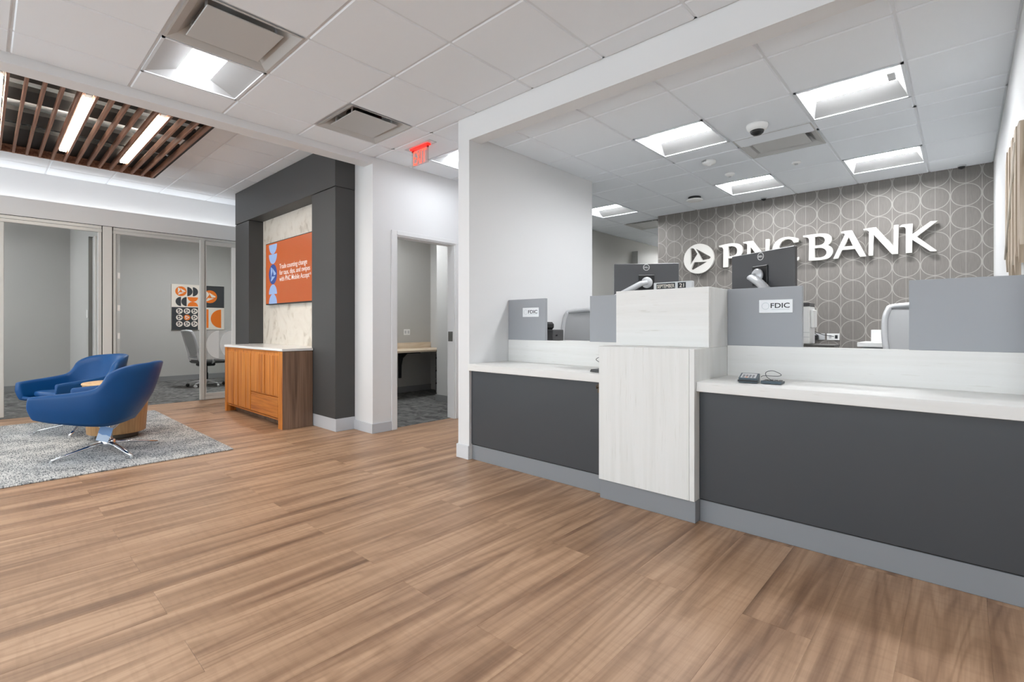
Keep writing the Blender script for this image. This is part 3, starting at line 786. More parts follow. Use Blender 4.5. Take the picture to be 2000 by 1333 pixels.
def catmull(P, n):
    out = []
    for i in range(len(P)-1):
        p0 = P[max(i-1, 0)]; p1 = P[i]; p2 = P[i+1]; p3 = P[min(i+2, len(P)-1)]
        for k in range(n):
            t = k/n
            out.append(tuple(.5*((2*b)+(-a+c)*t+(2*a-5*b+4*c-d)*t*t+(-a+3*b-3*c+d)*t**3) for a, b, c, d in zip(p0, p1, p2, p3)))
    out.append(tuple(P[-1])); return out
def lounge_chair(loc, rz, label):
    t = thing('lounge_chair', label, 'armchair', loc, rz, 'blue lounge chairs around the drum table')
    t.scale = (.965, .965, .975)
    #      x, y, z along one half from arm tip to the middle of the back
    top = [(.335, -.405, .548), (.345, -.30, .556), (.352, -.15, .568), (.357, -.02, .582), (.359, .050, .598), (.354, .10, .645), (.340, .15, .722), (.285, .262, .776), (.15, .375, .793), (0, .408, .798)]
    mid = [(.330, -.415, .455), (.345, -.30, .44), (.352, -.15, .43), (.352, -.02, .425), (.347, .06, .435), (.330, .125, .455), (.300, .18, .475), (.23, .255, .50), (.12, .305, .515), (0, .322, .52)]
    bot = [(.312, -.390, .365), (.315, -.28, .335), (.308, -.15, .310), (.292, -.04, .290), (.272, .03, .280), (.248, .075, .275), (.215, .11, .275), (.16, .145, .28), (.085, .167, .285), (0, .174, .29)]
    inn = [(.283, -.395, .548), (.293, -.30, .556), (.300, -.15, .568), (.305, -.03, .581), (.306, .033, .598), (.299, .075, .642), (.284, .115, .714), (.235, .212, .766), (.12, .318, .783), (0, .348, .788)]
    inm = [(.273, -.388, .455), (.285, -.30, .455), (.290, -.15, .455), (.288, -.03, .455), (.280, .035, .46), (.262, .085, .48), (.235, .125, .50), (.17, .18, .52), (.09, .218, .525), (0, .232, .53)]
    inb = [(.270, -.378, .395), (.280, -.28, .385), (.280, -.15, .378), (.268, -.04, .372), (.25, .02, .37), (.225, .06, .37), (.195, .085, .37), (.145, .108, .37), (.08, .127, .37), (0, .132, .37)]
    curves = []
    for c in (bot, mid, top, inn, inm, inb):
        h = catmull(c, 3)
        curves.append(h+[(-p[0], p[1], p[2]) for p in h[-2::-1]])
    n = len(curves[0]); K = 4; V = []; F = []
    def section(i):
        P = [Vector(c[i]) for c in curves]; out = []
        for a in range(6):
            p0, p1, p2, p3 = P[a-1], P[a], P[(a+1) % 6], P[(a+2) % 6]
            for q in range(K):
                u = q/K
                cr = .5*((2*p1)+(p2-p0)*u+(2*p0-5*p1+4*p2-p3)*u*u+(3*p1-p0-3*p2+p3)*u**3)
                out.append(cr*.55+(p1*(1-u)+p2*u)*.45)
        return out
    secs = [section(i) for i in range(n)]
    def cap(sec, nxt):
        c = sum(sec, Vector())/len(sec); d = (sec[0]-nxt[0]).normalized()
        return [[c+(p-c)*sc+d*off for p in sec] for sc, off in ((.93, .010), (.80, .017), (.45, .021), (.02, .022))]
    secs = cap(secs[0], secs[1])[::-1]+secs+cap(secs[-1], secs[-2])
    m = 6*K
    for r in secs: V += r
    for i in range(len(secs)-1):
        for k in range(m): F.append((i*m+k, (i+1)*m+k, (i+1)*m+(k+1) % m, i*m+(k+1) % m))
    F.append(tuple(range(m))); F.append(tuple(range((len(secs)-1)*m, len(secs)*m))[::-1])
    MB().add(V, F, True).build('shell', leather, t)
    # seat pan closing the shell underneath
    hb = catmull(bot, 3); V = []; F = []
    for p in hb: V += [(p[0]*.96, p[1], p[2]+.012), (0, p[1], p[2]+.004), (-p[0]*.96, p[1], p[2]+.012)]
    nb = len(hb)
    for i in range(nb-1):
        for k in range(2): F.append((i*3+k, i*3+k+1, i*3+4+k, i*3+3+k))
    V2 = [(x, y, z+.03) for x, y, z in V]; o = len(V)
    F += [tuple(q+o for q in f[::-1]) for f in F]
    F += [(0, o, o+1, 1), (1, o+1, o+2, 2)]
    MB().add(V+V2, F, True).build('seat_pan', leather, t)
    # cushion
    cu = MB()
    rows = [(.385, .90), (.40, 1.), (.435, 1.), (.452, .93)]
    out = [(.255, -.375), (.262, -.2), (.262, -.02), (.235, .06), (.17, .115), (.08, .135)]
    loop = out+[(-p[0], p[1]) for p in out[::-1]]
    k = len(loop); V = []
    for z, s in rows: V += [(p[0]*s, (p[1]+.13)*s-.13, z+.012*(1 if p[1] < -.3 else 0)) for p in loop]
    V += [(0, -.13, .458), (0, -.13, .38)]
    F = []
    for j in range(3):
        for i in range(k): F.append((j*k+i, j*k+(i+1) % k, (j+1)*k+(i+1) % k, (j+1)*k+i))
    for i in range(k):
        F.append((3*k+i, 3*k+(i+1) % k, 4*k)); F.append(((i+1) % k, i, 4*k+1))
    cu.add(V, F, True)
    smooth_sub(cu.build('seat_cushion', leather, t), 2)
    MB().lathe([(.030, .085), (.030, .20), (.045, .21), (.10, .27), (.10, .285)], n=24).build('post', chrome, t)
    MB().lathe([(.026, .05), (.05, .06), (.055, .085), (.048, .115), (.03, .125)], n=24).build('hub', chrome, t)
    for a in (45, 135, 225, 315):
        ca, sa = math.cos(R(a)), math.sin(R(a))
        lgm = MB().tube([(ca*.035, sa*.035, .092), (ca*.16, sa*.16, .072), (ca*.30, sa*.30, .042), (ca*.40, sa*.40, .020)], [.024, .021, .017, .012], 12, .65)
        l_ = lgm.build('leg', chrome, t)
        MB().lathe([(.012, .0), (.013, .012), (.011, .02)], (ca*.398, sa*.398, 0), 12).build('glide', greyp, l_)
    return t
RUGZ = .012
lounge_chair((-5.48, .755, RUGZ), R(-30), 'blue leather swivel armchair in front, seen from its outer side, card tag on its base')
lounge_chair((-6.86, .735, RUGZ), R(24), 'blue leather swivel armchair behind, its open seat turned this way')
t = thing('drum_table', 'round light oak drum side table between the two blue armchairs', 'side table', (-6.2, .92, RUGZ))
MB().lathe([(.17, 0), (.17, .06)], n=40).build('plinth', pmat('dark_plinth', (84, 76, 66), .6), t)
MB().lathe([(.225, .055), (.232, .06), (.262, .525), (.262, .53)], n=48).build('drum', drum_m, t)
MB().lathe([(.266, .532), (.27, .535), (.27, .547), (.266, .55)], n=48).build('table_top', oak_top, t)
# card tag hanging at the front chair's base
t = thing('card_tag', 'pale blue and white card tag hanging at the front armchair base', 'tag', (-5.36, .71, .2))
tm = Matrix.Rotation(R(84-26), 4, 'Z') @ Matrix.Rotation(R(16), 4, 'Y')
m = MB().prism([(-.045, -.065), (.045, -.065), (.052, .06), (-.04, .065)], -.0015, 0, 'xz'); m.xf(tm); m.build('card', tag_m, t)
m = MB().prism([(-.044, .0), (-.01, -.012), (.02, -.006), (.05, -.016), (.053, .058), (-.041, .063)], -.0026, -.0016, 'xz'); m.xf(tm); m.build('printed_area', tag_b, t, label='deeper blue print on the upper card')
MB().tube([(0, .0, .062), (-.03, .0, .085), (-.10, .03, .09)], .0015, 6).build('string', greyp, t)

# ---------------------------------------------------------------- task chairs
def task_chair(loc, rz, label, lift=0., group='grey mesh task chairs', wide=.235):
    t = thing('task_chair', label, 'office chair', loc, rz, group)
    z = lift
    # back: faces +Y (sitter looks along +Y)
    path = []
    outer = [(wide*.78, -.20, .56+z), (wide*.95, -.235, .72+z), (wide, -.28, .90+z), (wide*.93, -.31, .99+z), (wide*.80, -.325, 1.015+z), (0, -.335, 1.03+z)]
    h = catmull(outer, 4); loop = h[:-1]+[h[-1]]+[(-p[0], p[1], p[2]) for p in h[-2::-1]]
    MB().tube(loop+[(-wide*.6, -.19, .545+z), (0, -.18, .535+z), (wide*.6, -.19, .545+z), loop[0]], .021, 8).build('back_frame', silver, t)
    V = []; F = []; n = len(h)
    for p in h: V += [(-p[0], p[1], p[2]), (-p[0]*.4, p[1]-.02, p[2]), (p[0]*.4, p[1]-.02, p[2]), (p[0], p[1], p[2])]
    for i in range(n-1):
        for k in range(3): F.append((i*4+k, i*4+k+1, i*4+5+k, i*4+4+k))
    MB().add(V, F, True).build('mesh_back', mesh_m, t, label='pale grey mesh of the backrest')
    for sx in (-1, 1):
        MB().tube([(sx*.06, .0, .43+z), (sx*.20, -.16, .44+z), (sx*.21, -.21, .52+z), (sx*.21, -.23, .66+z)], [.018, .02, .02, .012], 8, .7).build('back_arm', silver, t)
        ar = MB().tube([(sx*.20, .02, .44+z), (sx*.265, .02, .46+z), (sx*.27, .0, .60+z)], [.018, .018, .016], 8).build('armrest', silver, t)
        B(sx*.27-.035, sx*.27+.035, -.11, .14, .60+z, .625+z, bev=.01).build('arm_pad', dark_pl, ar)
    B(-.19, .19, -.22, -.17, .57+z, .66+z, bev=.015).build('lumbar_support', greyp, t)
    B(-.24, .24, -.2, .25, .43+z, .49+z, bev=.025).build('seat', dark_pl, t)
    B(-.11, .11, -.14, .12, .375+z, .43+z, bev=.02).build('mechanism', black, t)
    MB().lathe([(.03, .09), (.03, .25), (.02, .25), (.02, .38+z)], n=16).build('gas_stem', black, t)
    MB().lathe([(.0, .065), (.045, .07), (.05, .10), (.035, .13), (0, .13)], n=16).build('hub', silver, t)
    for k in range(5):
        a = 2*PI*k/5+.3; ca, sa = math.cos(a), math.sin(a)
        l_ = MB().tube([(ca*.03, sa*.03, .105), (ca*.17, sa*.17, .09), (ca*.30, sa*.30, .07)], [.026, .022, .015], 8, .7).build('leg', silver, t)
        c_ = MB().lathe([(0, -.018), (.028, -.018), (.028, .018), (0, .018)], (0, 0, 0), 14, 'x')
        c_.xf(Matrix.Translation((ca*.30, sa*.30, .029)) @ Matrix.Rotation(a+.9, 4, 'Z'))
        c_.build('caster', black if k % 2 else greyp, l_)
    return t
mesh_m = pmat('grey_mesh', (176, 177, 178), .7)
task_chair((-10.3, 2.83, .002), R(6), 'grey mesh task chair inside the right glass office, behind the door post')
task_chair((-2.765, 3.79, .002), R(183), 'grey task chair behind the left counter, only its backrest showing', .245)
task_chair((-.235, 4.5, .002), R(176), 'pale grey task chair behind the right counter, partly behind a wide grey panel', .25)
# dark desk end in the right office, behind the chair
t = thing('office_desk', 'dark desk corner under the film in the right glass office', 'desk', (-10.2, 3.75, 0))
B(-.5, .5, -.25, .4, .70, .735, bev=.003).build('desktop', greyp, t)
B(-.46, -.42, -.2, .38, .002, .70).build('leg', black, t); B(.42, .46, -.2, .38, .002, .70).build('leg', black, t)
# canvas
O = (-11.848, 3.108, 1.506)
cv = thing('canvas_print', 'square canvas of orange, cream and charcoal shapes on the office wall', 'wall art', O)
B(-11.848, -11.822, 2.625, 3.592, 1.035, 1.975, bev=.003).build('canvas', cream_m, cv, O)
XA = .0265
def flat(name, spl, mat, cy, cz, k=0, lab=None):
    place(name, shape_mesh(spl, .0006, mat), cv, (XA+k*.0009, cy-O[1], cz-O[2]), RX, lab)
rect = lambda a, b, c, d_: [[(a, c), (b, c), (b, d_), (a, d_)]]
flat('square', rect(2.627, 3.108, 1.037, 1.500), char_m, 0+O[1]-O[1], 0) if False else None
def sq(y0, y1, z0, z1, mat, lab=None): flat('square', rect(y0-(y0+y1)/2, y1-(y0+y1)/2, z0-(z0+z1)/2, z1-(z0+z1)/2), mat, (y0+y1)/2, (z0+z1)/2, 0, lab)
sq(2.628, 3.095, 1.038, 1.503, char_m, 'charcoal square'); sq(3.125, 3.589, 1.506, 1.972, char_m, 'charcoal square')
def mark(cy, cz, r, bg, fg):
    flat('disc', [ell(0, 0, r, r, 18)], bg, cy, cz, 1)
    flat('emblem_mark', [[(p[0]*r, p[1]*r, p[2] if len(p) > 2 else 0) for p in h] for h in LOGO], fg, cy, cz, 2)
def halfd(cy, cz, r, a0, mat): flat('half_disc', [[(p[0], p[1], 0) for p in ell(0, 0, r, r, 16, a0, a0+180)]], mat, cy, cz, 1)
mark(2.79, 1.83, .10, orange_m, cream_m)
halfd(2.90, 1.83, .095, -90, char_m); halfd(3.0, 1.83, .095, -90, char_m)
halfd(2.79, 1.62, .095, 90, char_m); halfd(2.89, 1.62, .095, 90, char_m)
halfd(3.0, 1.715, .095, 180, orange_m); halfd(3.0, 1.525, .095, 0, orange_m)
for i in range(3):
    for j in range(3):
        c = (i == 1 and j == 1)
        mark(2.762+.134*i, 1.424-.133*j, .058, orange_m if c else cream_m, cream_m if c else char_m)
mark(3.315, 1.74, .135, orange_m, cream_m)
sq(3.14, 3.29, 1.075, 1.47, orange_m, 'orange bar'); halfd(3.53, 1.27, .2, 90, orange_m)

# ---------------------------------------------------------------- doorway to the desk room
dc = struct(B(-4.494, -4.48, 2.972, 3.037, 0, 2.145, bev=.003).build('door_3', white), 'white door casing of the small office')
B(-4.494, -4.48, 3.037, 3.935, 2.098, 2.145, bev=.003).build('head_casing', white, dc)
B(-4.494, -4.48, 3.87, 3.935, 0, 2.098, bev=.003).build('casing', white, dc)
B(-4.62, -4.494, 3.855, 3.87, 0, 2.098).box(-4.62, -4.494, 3.037, 3.05, 0, 2.098).box(-4.62, -4.494, 3.05, 3.855, 2.083, 2.098).build('jamb_lining', white, dc)
B(-4.60, -4.52, 3.846, 3.855, .93, 1.05, bev=.003).build('strike_plate', alu_d, dc)
t = thing('wall_desk', 'pale maple wall desk with black bracket in the small office', 'desk', (-6.5, 4.7, 0))
O = (-6.5, 4.7, 0)
B(-6.89, -6.2, 4.0, 5.36, .708, .74, bev=.003).build('desktop', desk_m, t, O)
B(-6.898, -6.875, 4.0, 5.36, .74, .835, bev=.003).build('backsplash', desk_m, t, O)
m = MB().prism([(-6.898, .707), (-6.35, .707), (-6.35, .685), (-6.70, .66), (-6.82, .58), (-6.86, .46), (-6.865, .25), (-6.898, .25)], 4.70, 4.74, 'xz')
m.build('bracket', black, t, O)
t = thing('drawer_pedestal', 'grey drawer pedestal under the maple desk', 'cabinet', (-6.28, 5.25, .003))
O = (-6.28, 5.25, 0)
B(-6.48, -6.08, 5.155, 5.36, 0, .66, bev=.003).build('body', panel_m, t, O)
for k in range(3):
    dr = B(-6.475, -6.085, 5.14, 5.155, .03+.21*k, .225+.21*k, bev=.002).build('drawer', kick_m, t, O)
    MB().lathe([(0, -.016), (.014, -.014), (.012, 0)], (-6.44, 5.14, .16+.21*k), 10, 'y').build('knob', black, dr, O)
t = thing('wall_outlet', 'white outlet plate above the maple desk in the small office', 'outlet', (-6.9, 4.87, 1.012))
B(0, .006, -.062, .062, -.048, .048, bev=.002).build('plate', whitep, t)
for sy in (-1, 1): B(.006, .008, sy*.03-.018, sy*.03+.018, -.026, .026, bev=.001).build('socket', greyp, t)

# ---------------------------------------------------------------- teller counters
def counter(x0, x1, label, loc):
    t = thing('teller_counter', label, 'counter', loc, 0, 'teller counters')
    O = loc
    B(x0, x1, 2.79, 2.83, 0, .122, bev=.002).build('kick_plate', kick_m, t, O)
    B(x0, x1, 2.795, 2.84, .122, .13).build('shadow_gap', black, t, O)
    B(x0, x1, 2.782, 2.83, .130, .743, bev=.002).build('front_panel', dark_lam, t, O, 'charcoal front panel')
    B(x0, x1, 2.74, 3.235, .745, .80, bev=.002).build('worktop', lam_h, t, O, 'white grained worktop')
    B(x0, x1, 3.235, 3.27, .70, .992, bev=.001).build('backsplash', lam_h, t, O)
    B(x0, x1, 3.27, 3.76 if x0 < -2 else 3.60, .945, .980, bev=.002).build('inner_worktop', lam_h, t, O)
    B(x0, x0+.03, 3.27, 3.58, 0, .945).box(x1-.03, x1, 3.27, 3.58, 0, .945).build('side_panel', panel_m, t, O)
    return t
counter(-3.026, -1.737, 'teller counter left of the tall white pedestal, charcoal front and white top', (-2.38, 2.8, .002))
counter(-1.108, .218, 'teller counter right of the tall white pedestal, longer visible charcoal front', (-.45, 2.8, .002))
pd = thing('counter_pedestal', 'tall white grained pedestal dividing the two teller counters', 'counter', (-1.42, 2.72, 0))
O = (-1.42, 2.72, 0)
B(-1.736, -1.109, 2.728, 3.235, 0, .125, bev=.002).build('kick_plate', kick_m, pd, O)
B(-1.736, -1.14, 2.715, 2.735, .125, .985, bev=.0015).build('front_panel', lam_v, pd, O, 'white panel with vertical grain')
B(-1.1385, -1.109, 2.715, 3.235, .125, .985, bev=.0015).build('side_panel', lam_v, pd, O)
B(-1.736, -1.14, 2.737, 2.93, .955, .985).box(-1.736, -1.71, 2.737, 3.235, .125, .955).build('ledge', lam_h, pd, O)
B(-1.736, -1.1095, 2.93, 2.955, .9855, 1.35, bev=.0015).build('upper_front', lam_h, pd, O, 'white upper panel with horizontal grain')
B(-1.1345, -1.1095, 2.9555, 3.25, .9855, 1.35, bev=.0015).build('upper_side', lam_v, pd, O)
B(-1.736, -1.711, 2.9555, 3.25, .9855, 1.35, bev=.0015).build('upper_side', lam_v, pd, O)
B(-1.711, -1.1345, 2.9555, 3.25, 1.322, 1.35).build('upper_top', lam_h, pd, O)
PG = 'grey privacy panels on the counters'
def panel(x0, x1, label):
    t = thing('privacy_panel', label, 'privacy panel', ((x0+x1)/2, 3.252, .992), 0, PG)
    O = ((x0+x1)/2, 3.252, .992)
    B(x0, x1, 3.237, 3.268, .992, 1.350, bev=.0015).build('board', panel_m, t, O)
    return t
panel(-3.026, -2.60, 'grey privacy panel with a bank-insurance plate at the white side wall')
panel(-2.152, -1.74, 'plain grey privacy panel just left of the white pedestal')
panel(-1.107, -.687, 'grey privacy panel with a bank-insurance plate right of the white pedestal')
panel(-.204, .215, 'plain wide grey privacy panel at the right end of the counter')
def plate(x, label):
    t = thing('insurance_plate', label, 'sign', (x, 3.2365, 1.234), 0, 'insurance plates on the grey panels')
    B(-.092, .092, -.006, 0, -.040, .040, bev=.002).build('plate', pmat('plate_white_%d' % (x*100), (238, 240, 242), .3), t)
    place('lettering', text_mesh('FDIC', .103, .03, ink, .0006, bold=.012), t, (.025, -.0062, .004), RY, 'dark letters reading FDIC')
    place('emblem', shape_mesh([ell(0, 0, .022, .022, 16), ell(0, 0, .018, .018, 16)], .0004, ink_soft), t, (-.055, -.0062, .002), RY, 'faint round seal')
    B(-.023, .074, -.0066, -.0062, -.021, -.017).build('fine_print', ink_soft, t)
plate(-.827, 'small white insurance plate on the grey panel beside the pedestal')
plate(-2.757, 'small white insurance plate on the grey panel at the side wall')

# things on the counters
t = thing('card_reader', 'dark blue grey card reader on the right worktop', 'card reader', (-.875, 2.90, .803), R(8))
teal = pmat('slate_plastic', (58, 74, 84), .35)
m = MB().prism([(-.05, 0), (.055, 0), (.055, .042), (.04, .046), (-.05, .026)], -.046, .046, 'yz'); m.build('body', teal, t)
m = MB().add([(-.038, -.046, .0272), (.038, -.046, .0272), (.038, .03, .0446), (-.038, .03, .0446)], [(0, 1, 2, 3)]); m.build('faceplate', greyp, t)
for i in range(4):
    for j in range(3):
        y = -.038+.017*j; zz = .0274+(y+.046)*.229
        m = B(-.03+.016*i, -.03+.016*i+.011, y, y+.009, zz, zz+.002); m.build('key', orange_m if (j == 0 and i == 1) else ink, t)
B(-.05, .05, -.054, -.05, .006, .016).build('card_slot', black, t)
def cord(pts, mat, r=.0016): return MB().tube(catmull(pts, 6), r, 6)
t = thing('signature_pad', 'flat slate pen tray with a looped cord beside the card reader', 'pen tray', (-.765, 2.925, .803), R(4))
m = MB().prism([(-.045, 0), (.05, 0), (.05, .010), (-.045, .015)], -.048, .052, 'yz'); m.build('tray', teal, t)
for i in range(4): B(-.040+.023*i, -.024+.023*i, -.038, .04, .0125, .0155).build('groove', black, t)
cord([(.0, .0, .014), (-.03, .02, .03), (-.035, .02, .055), (0, .015, .066), (.04, .01, .05), (.03, .0, .04), (-.04, 0, .038), (-.055, .0, .03)], black).build('cord', black, t)
t = thing('pen_holder', 'small dark pen holder with a curled cord, half hidden by the pedestal', 'pen tray', (-1.835, 2.86, .803))
m = MB().prism([(-.04, 0), (.04, 0), (.035, .018), (-.03, .018)], -.04, .04, 'xz'); m.build('base', dark_pl, t)
cord([(.0, 0, .018), (.03, 0, .04), (.01, 0, .065), (-.015, 0, .08), (.0, 0, .095), (.03, 0, .098), (.05, 0, .085)], black, .002).build('cord', black, t)
t = thing('bag_hook', 'small bronze hook under the left worktop beside the pedestal', 'hook', (-1.775, 2.782, .70))
B(-.012, .012, -.004, 0, -.03, .03, bev=.002).build('plate', bronze, t)
MB().tube([(0, -.004, .01), (0, -.03, .005), (0, -.036, .025)], .005, 8).build('prong', bronze, t)
# calendar
t = thing('desk_calendar', 'small grey block calendar reading September 21 on the white pedestal', 'calendar', (-1.41, 3.11, 1.35), R(0))
B(-.132, .132, -.02, .02, 0, .057, bev=.003).build('block', greyp, t)
B(-.11, .02, -.0215, -.02, .012, .05).build('month_window', ink, t); B(.038, .092, -.0215, -.02, .012, .05).build('day_window', ink, t)
place('lettering', text_mesh('SEPTEMBER', .12, .024, cream_m, .0006, bold=.0), t, (-.045, -.0216, .031), RY, 'pale letters reading SEPTEMBER')
place('lettering', text_mesh('21', .03, .024, cream_m, .0006, bold=.0), t, (.065, -.0216, .031), RY, 'pale number 21')
# monitors (backs face the customers)
def monitor(cx, cy, ztop, yaw, label, arm, post, tilt=0):
    t = thing('monitor', label, 'monitor', (cx, cy, ztop-.165), yaw, 'computer monitors behind the counters')
    w, h = .272, .165
    B(-w, w, -.012, .016, -h, h, bev=.004).build('housing', mon_m, t)
    B(-w+.006, w-.006, .016, .018, -h+.006, h-.006).build('screen', black, t)
    B(-.066, .066, -.024, -.0118, -.07, .066, bev=.004).build('mount_plate', black, t)
    B(-.115, .115, -.016, -.0118, -.15, -.115, bev=.002).build('port_recess', black, t)
    place('emblem', shape_mesh([ell(0, 0, .027, .027, 18), ell(0, 0, .023, .023, 18)], .0006, whitep), t, (-.0, -.0125, h-.034), RY, 'round logo ring')
    place('lettering', text_mesh('DELL', .038, .013, whitep, .0006, bold=.015), t, (0, -.0125, h-.034), RY, 'white letters of the logo')
    MB().lathe([(.0, -.034), (.046, -.034), (.048, -.046), (.04, -.056), (0, -.058)], (0, 0, -.003), 24, 'y').build('arm_head', silver, t)
    a = [Vector((0, -.052, -.003))]+[Vector(p) for p in arm]
    MB().tube(a, [.022]+[.03]*(len(a)-1), 12, .8).build('arm', silver, t)
    e = a[-1]
    MB().tube([e, (e.x, e.y+.01, e.z-post)], .02, 10).build('post', silver, t)
    return t
monitor(-2.015, 3.90, 1.655, R(35), 'dark monitor seen from behind, at the left station behind the pedestal', [(-.05, -.064, -.012), (-.26, -.074, -.125), (-.32, -.075, -.175)], .334)
monitor(-1.03, 3.69, 1.634, R(-28.9), 'tilted dark monitor seen from behind, above the insurance plate beside the pedestal', [(-.03, -.066, -.012), (.05, -.072, -.058), (.20, -.075, -.19)], .29)
# printer behind the left panel
t = thing('receipt_printer', 'small black receipt printer behind the left grey panel', 'printer', (-2.72, 3.52, .982))
B(-.10, .045, -.08, .08, .0, .10, bev=.006).build('body', dark_pl, t)
B(-.10, -.045, -.07, .07, .10, .17, bev=.02).build('paper_cover', black, t)
for k in range(3): B(-.095, -.046, -.083, -.08, .045+.022*k, .055+.022*k).build('paper_slot', greyp, t)
MB().lathe([(.006, 0), (.006, .014), (0, .016)], (.045, -.03, .05), 8, 'x').build('button', black, t)
# white machine on a dark tray behind the right panel, wires
t = thing('machine_tray', 'thin dark tray under the white machine behind the grey panel', 'tray', (-.715, 3.68, .982))
B(-.13, .125, -.08, .12, 0, .014, bev=.002).build('tray', pmat('dark_tray', (78, 75, 72), .5), t)
t = thing('check_scanner', 'tall white cheque scanner beside the grey panel near the outlets', 'scanner', (-.775, 3.70, .997))
B(-.075, .045, -.07, .09, 0, .245, bev=.004).build('body', whitep, t)
B(-.075, .045, -.068, .088, .245, .27, bev=.003).build('lid', dark_pl, t)
B(.046, .064, -.05, .06, .105, .225, bev=.006).build('side_pocket', whitep, t)
B(-.04, .046, -.0715, -.07, .075, .078).box(-.04, .046, -.0715, -.07, .045, .048).build('seam', greyp, t)
for q, (y, z) in enumerate(((6.668, .99),)):
    for k, (x, nm) in enumerate(((-1.245, 'grey outlet plate with a black plug on the patterned wall'), (-1.10, 'white outlet plate on the patterned wall'))):
        t = thing('wall_outlet', nm, 'outlet', (x, y, z))
        B(-.062, .062, -.008, 0, -.038, .038, bev=.002).build('plate', greyp if k == 0 else whitep, t)
        for sx in (-1, 1): B(sx*.03-.013, sx*.03+.013, -.0105, -.008, -.02, .02).build('socket', ink if (k and sx > 0) else greyp, t)
t = thing('power_plug', 'black power plug with cables at the outlet behind the white machine', 'plug', (-1.27, 6.64, .985))
B(-.05, .03, -.05, .018, -.03, .025, bev=.008).build('plug', black, t)
cord([(-.04, -.03, 0), (-.08, -.02, -.05), (-.11, -.02, -.1)], black, .005).build('cable', black, t)
cord([(.03, -.03, .02), (-.03, -.04, .06), (-.10, -.05, .09), (-.16, -.05, .10)], black, .004).build('cable', black, t)
cord([(.18, 0, .01), (.08, -.04, .03), (-.02, -.05, .07), (-.14, -.05, .085)], black, .004).build('cable', black, t)
t = thing('back_counter', 'white topped back counter against the patterned wall', 'counter', (-.3, 6.4, .002))
B(-.50, .515, -.30, .265, .90, .945, bev=.003).build('top', whitep, t)
B(-.46, .515, -.26, .265, 0, .9, bev=.002).build('cabinet_body', panel_m, t)
solo('paper_box', B(-.70, -.48, 6.25, 6.45, .947, 1.075, bev=.003), whitep, (-.59, 6.35, .947), 'plain white box on the back counter by the task chair', 'box')

# ---------------------------------------------------------------- bank sign on the patterned wall
sg = thing('wall_sign', 'large off white raised bank name and round emblem on the patterned wall', 'sign', (-1.4, 6.66, 2.03))
O = (-1.4, 6.645, 2.033)
P_ = [[(-2.368, 2.175), (-2.284, 2.187), (-2.176, 2.187, 1), (-2.101, 2.158, 1), (-2.072, 2.099, 1), (-2.079, 2.045, 1), (-2.114, 2.012, 1), (-2.167, 1.999, 1), (-2.248, 1.997), (-2.248, 1.884), (-2.314, 1.884), (-2.311, 2.12), (-2.328, 2.148, 1), (-2.366, 2.158)],
      [(-2.246, 2.152), (-2.194, 2.15, 1), (-2.149, 2.123, 1), (-2.139, 2.079, 1), (-2.154, 2.04, 1), (-2.194, 2.024, 1), (-2.248, 2.024)]]
B_ = [[(-1.392, 2.186), (-1.283, 2.19), (-1.191, 2.187, 1), (-1.126, 2.163, 1), (-1.105, 2.118, 1), (-1.113, 2.077, 1), (-1.141, 2.047), (-1.106, 2.017, 1), (-1.094, 1.972, 1), (-1.106, 1.926, 1), (-1.137, 1.895, 1), (-1.191, 1.884, 1), (-1.334, 1.884), (-1.33, 2.127), (-1.342, 2.153, 1), (-1.392, 2.169)],
      [(-1.272, 2.156), (-1.221, 2.155, 1), (-1.184, 2.137, 1), (-1.172, 2.102, 1), (-1.187, 2.07, 1), (-1.217, 2.057, 1), (-1.274, 2.056)],
      [(-1.274, 2.025), (-1.206, 2.021, 1), (-1.168, 1.997, 1), (-1.156, 1.965, 1), (-1.168, 1.932, 1), (-1.198, 1.915, 1), (-1.274, 1.914)]]
A_ = [[(-1.015, 2.182), (-.982, 2.188), (-.914, 2.188), (-.78, 1.883), (-.839, 1.883), (-.885, 1.975), (-1.004, 1.975), (-1.044, 1.883), (-1.091, 1.883), (-.978, 2.148), (-.989, 2.161, 1), (-1.012, 2.165)],
      [(-.942, 2.111), (-.904, 2.012), (-.988, 2.013)]]
N_ = [(-.808, 2.186), (-.753, 2.192), (-.695, 2.192), (-.546, 1.972), (-.542, 2.192), (-.502, 2.192), (-.507, 1.884), (-.559, 1.884), (-.715, 2.111), (-.721, 1.886), (-.762, 1.886), (-.758, 2.15), (-.77, 2.164, 1), (-.806, 2.174)]
K_ = [[(-.494, 2.173), (-.472, 2.188), (-.386, 2.188), (-.39, 2.076), (-.244, 2.191), (-.188, 2.188), (-.352, 2.047), (-.195, 1.886), (-.204, 1.880), (-.247, 1.883), (-.39, 2.019), (-.391, 1.884), (-.443, 1.884), (-.443, 2.139), (-.453, 2.157, 1), (-.492, 2.164)]]
NP_ = [[(p[0]-1.258,)+tuple(p[1:]) for p in N_]]
c0 = (-1.568, 2.036)
co = ell(c0[0], c0[1], .155, .157, 18, 52, 318); ci = ell(c0[0]+.012, c0[1], .098, .122, 18, 310, 58)
C_ = [[(p[0], p[1], 1 if 0 < i < 18 else 0) for i, p in enumerate(co)]+[(-1.447, 1.955), (-1.447, 1.935)][:0]+[(p[0], p[1], 1 if 0 < i < 18 else 0) for i, p in enumerate(ci)]]
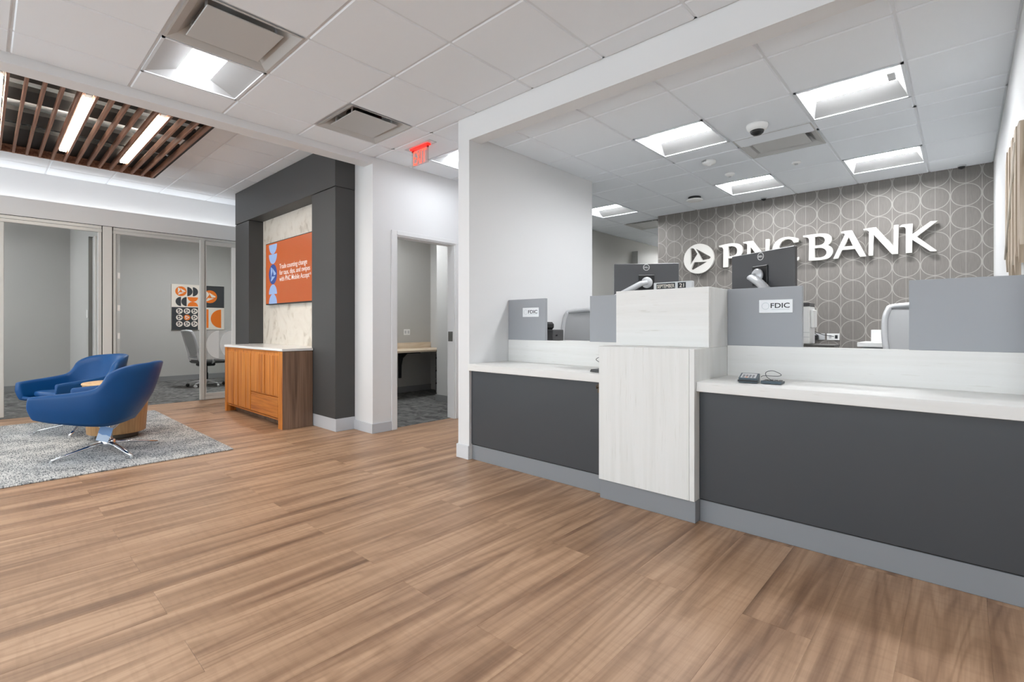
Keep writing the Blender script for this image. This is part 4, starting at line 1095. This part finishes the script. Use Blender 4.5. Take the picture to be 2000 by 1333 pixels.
C_[0] = [(-1.442, 2.16), (-1.50, 2.182, 1), (-1.575, 2.193, 1), (-1.66, 2.168, 1), (-1.712, 2.105, 1), (-1.724, 2.03, 1), (-1.70, 1.95, 1), (-1.64, 1.898, 1), (-1.56, 1.88, 1), (-1.49, 1.887, 1), (-1.440, 1.90),
         (-1.440, 1.94), (-1.49, 1.918, 1), (-1.555, 1.912, 1), (-1.615, 1.935, 1), (-1.647, 1.985, 1), (-1.655, 2.045, 1), (-1.64, 2.11, 1), (-1.60, 2.155, 1), (-1.545, 2.162, 1), (-1.505, 2.14, 1), (-1.492, 2.112), (-1.442, 2.118)]
for spl in (P_, NP_, C_, B_, A_, [N_], K_):
    sh = [[(p[0]-O[0], p[1]-O[2], p[2] if len(p) > 2 else 0) for p in s] for s in spl]
    place('letter', shape_mesh(sh, .045, sign_m), sg, (0, O[1]-6.66, .003), RY)
em = [ell(0, 0, .205, .202, 28)]+[[(p[0]*.205, p[1]*.205, p[2] if len(p) > 2 else 0) for p in h] for h in LOGO]
place('emblem', shape_mesh(em, .04, sign_m, 8), sg, (-2.642-O[0], O[1]-6.66, 0), RY, 'round emblem with a cut-out triangle')
mt = MB()
for spl, x, z in (((P_), -2.28, 2.0), (NP_, -2.0, 2.1), (C_, -1.69, 2.03), (B_, -1.3, 2.0), (A_, -.95, 1.99), ([N_], -.74, 2.0), (K_, -.42, 2.0), (em, -2.8, 2.03)):
    mt.lathe([(.008, 6.645), (.008, 6.67)], (x, 0, z), 8, 'y')
mt.build('mounting_pin', alu_d, sg, (-1.4, 6.66, 2.03))

# ---------------------------------------------------------------- wooden wall art on the right wall
t = thing('wood_wall_art', 'wall art of vertical weathered wood planks on the right wall', 'wall art', (.2, 3.7, 1.85))
O = (.2, 3.7, 1.85)
ends = [(4.16, 1.50, 1.98), (4.05, 1.45, 2.05), (3.94, 1.42, 2.08), (3.83, 1.49, 2.08), (3.72, 1.40, 2.07), (3.61, 1.45, 2.07), (3.50, 1.39, 2.07), (3.39, 1.47, 2.06), (3.28, 1.43, 2.05), (3.17, 1.5, 2.02)]
for i, (y, z0, z1) in enumerate(ends):
    m = MB().prism([(y, z0+.06), (y-.107, z0-.03), (y-.107, z1+.05 if i < 2 else z1-.01), (y, z1)], .186-.004*(i % 2), .206, 'yz')
    m.build('board', art_wood, t, O)
B(.206, .22, 3.3, 4.0, 1.6, 2.0).build('batten', walnut, t, O)
m = MB().tube([(.180, 4.0, 1.5), (.180, 3.3, 1.98)], .006, 8); m.build('diagonal_strip', cream_m, t, O)
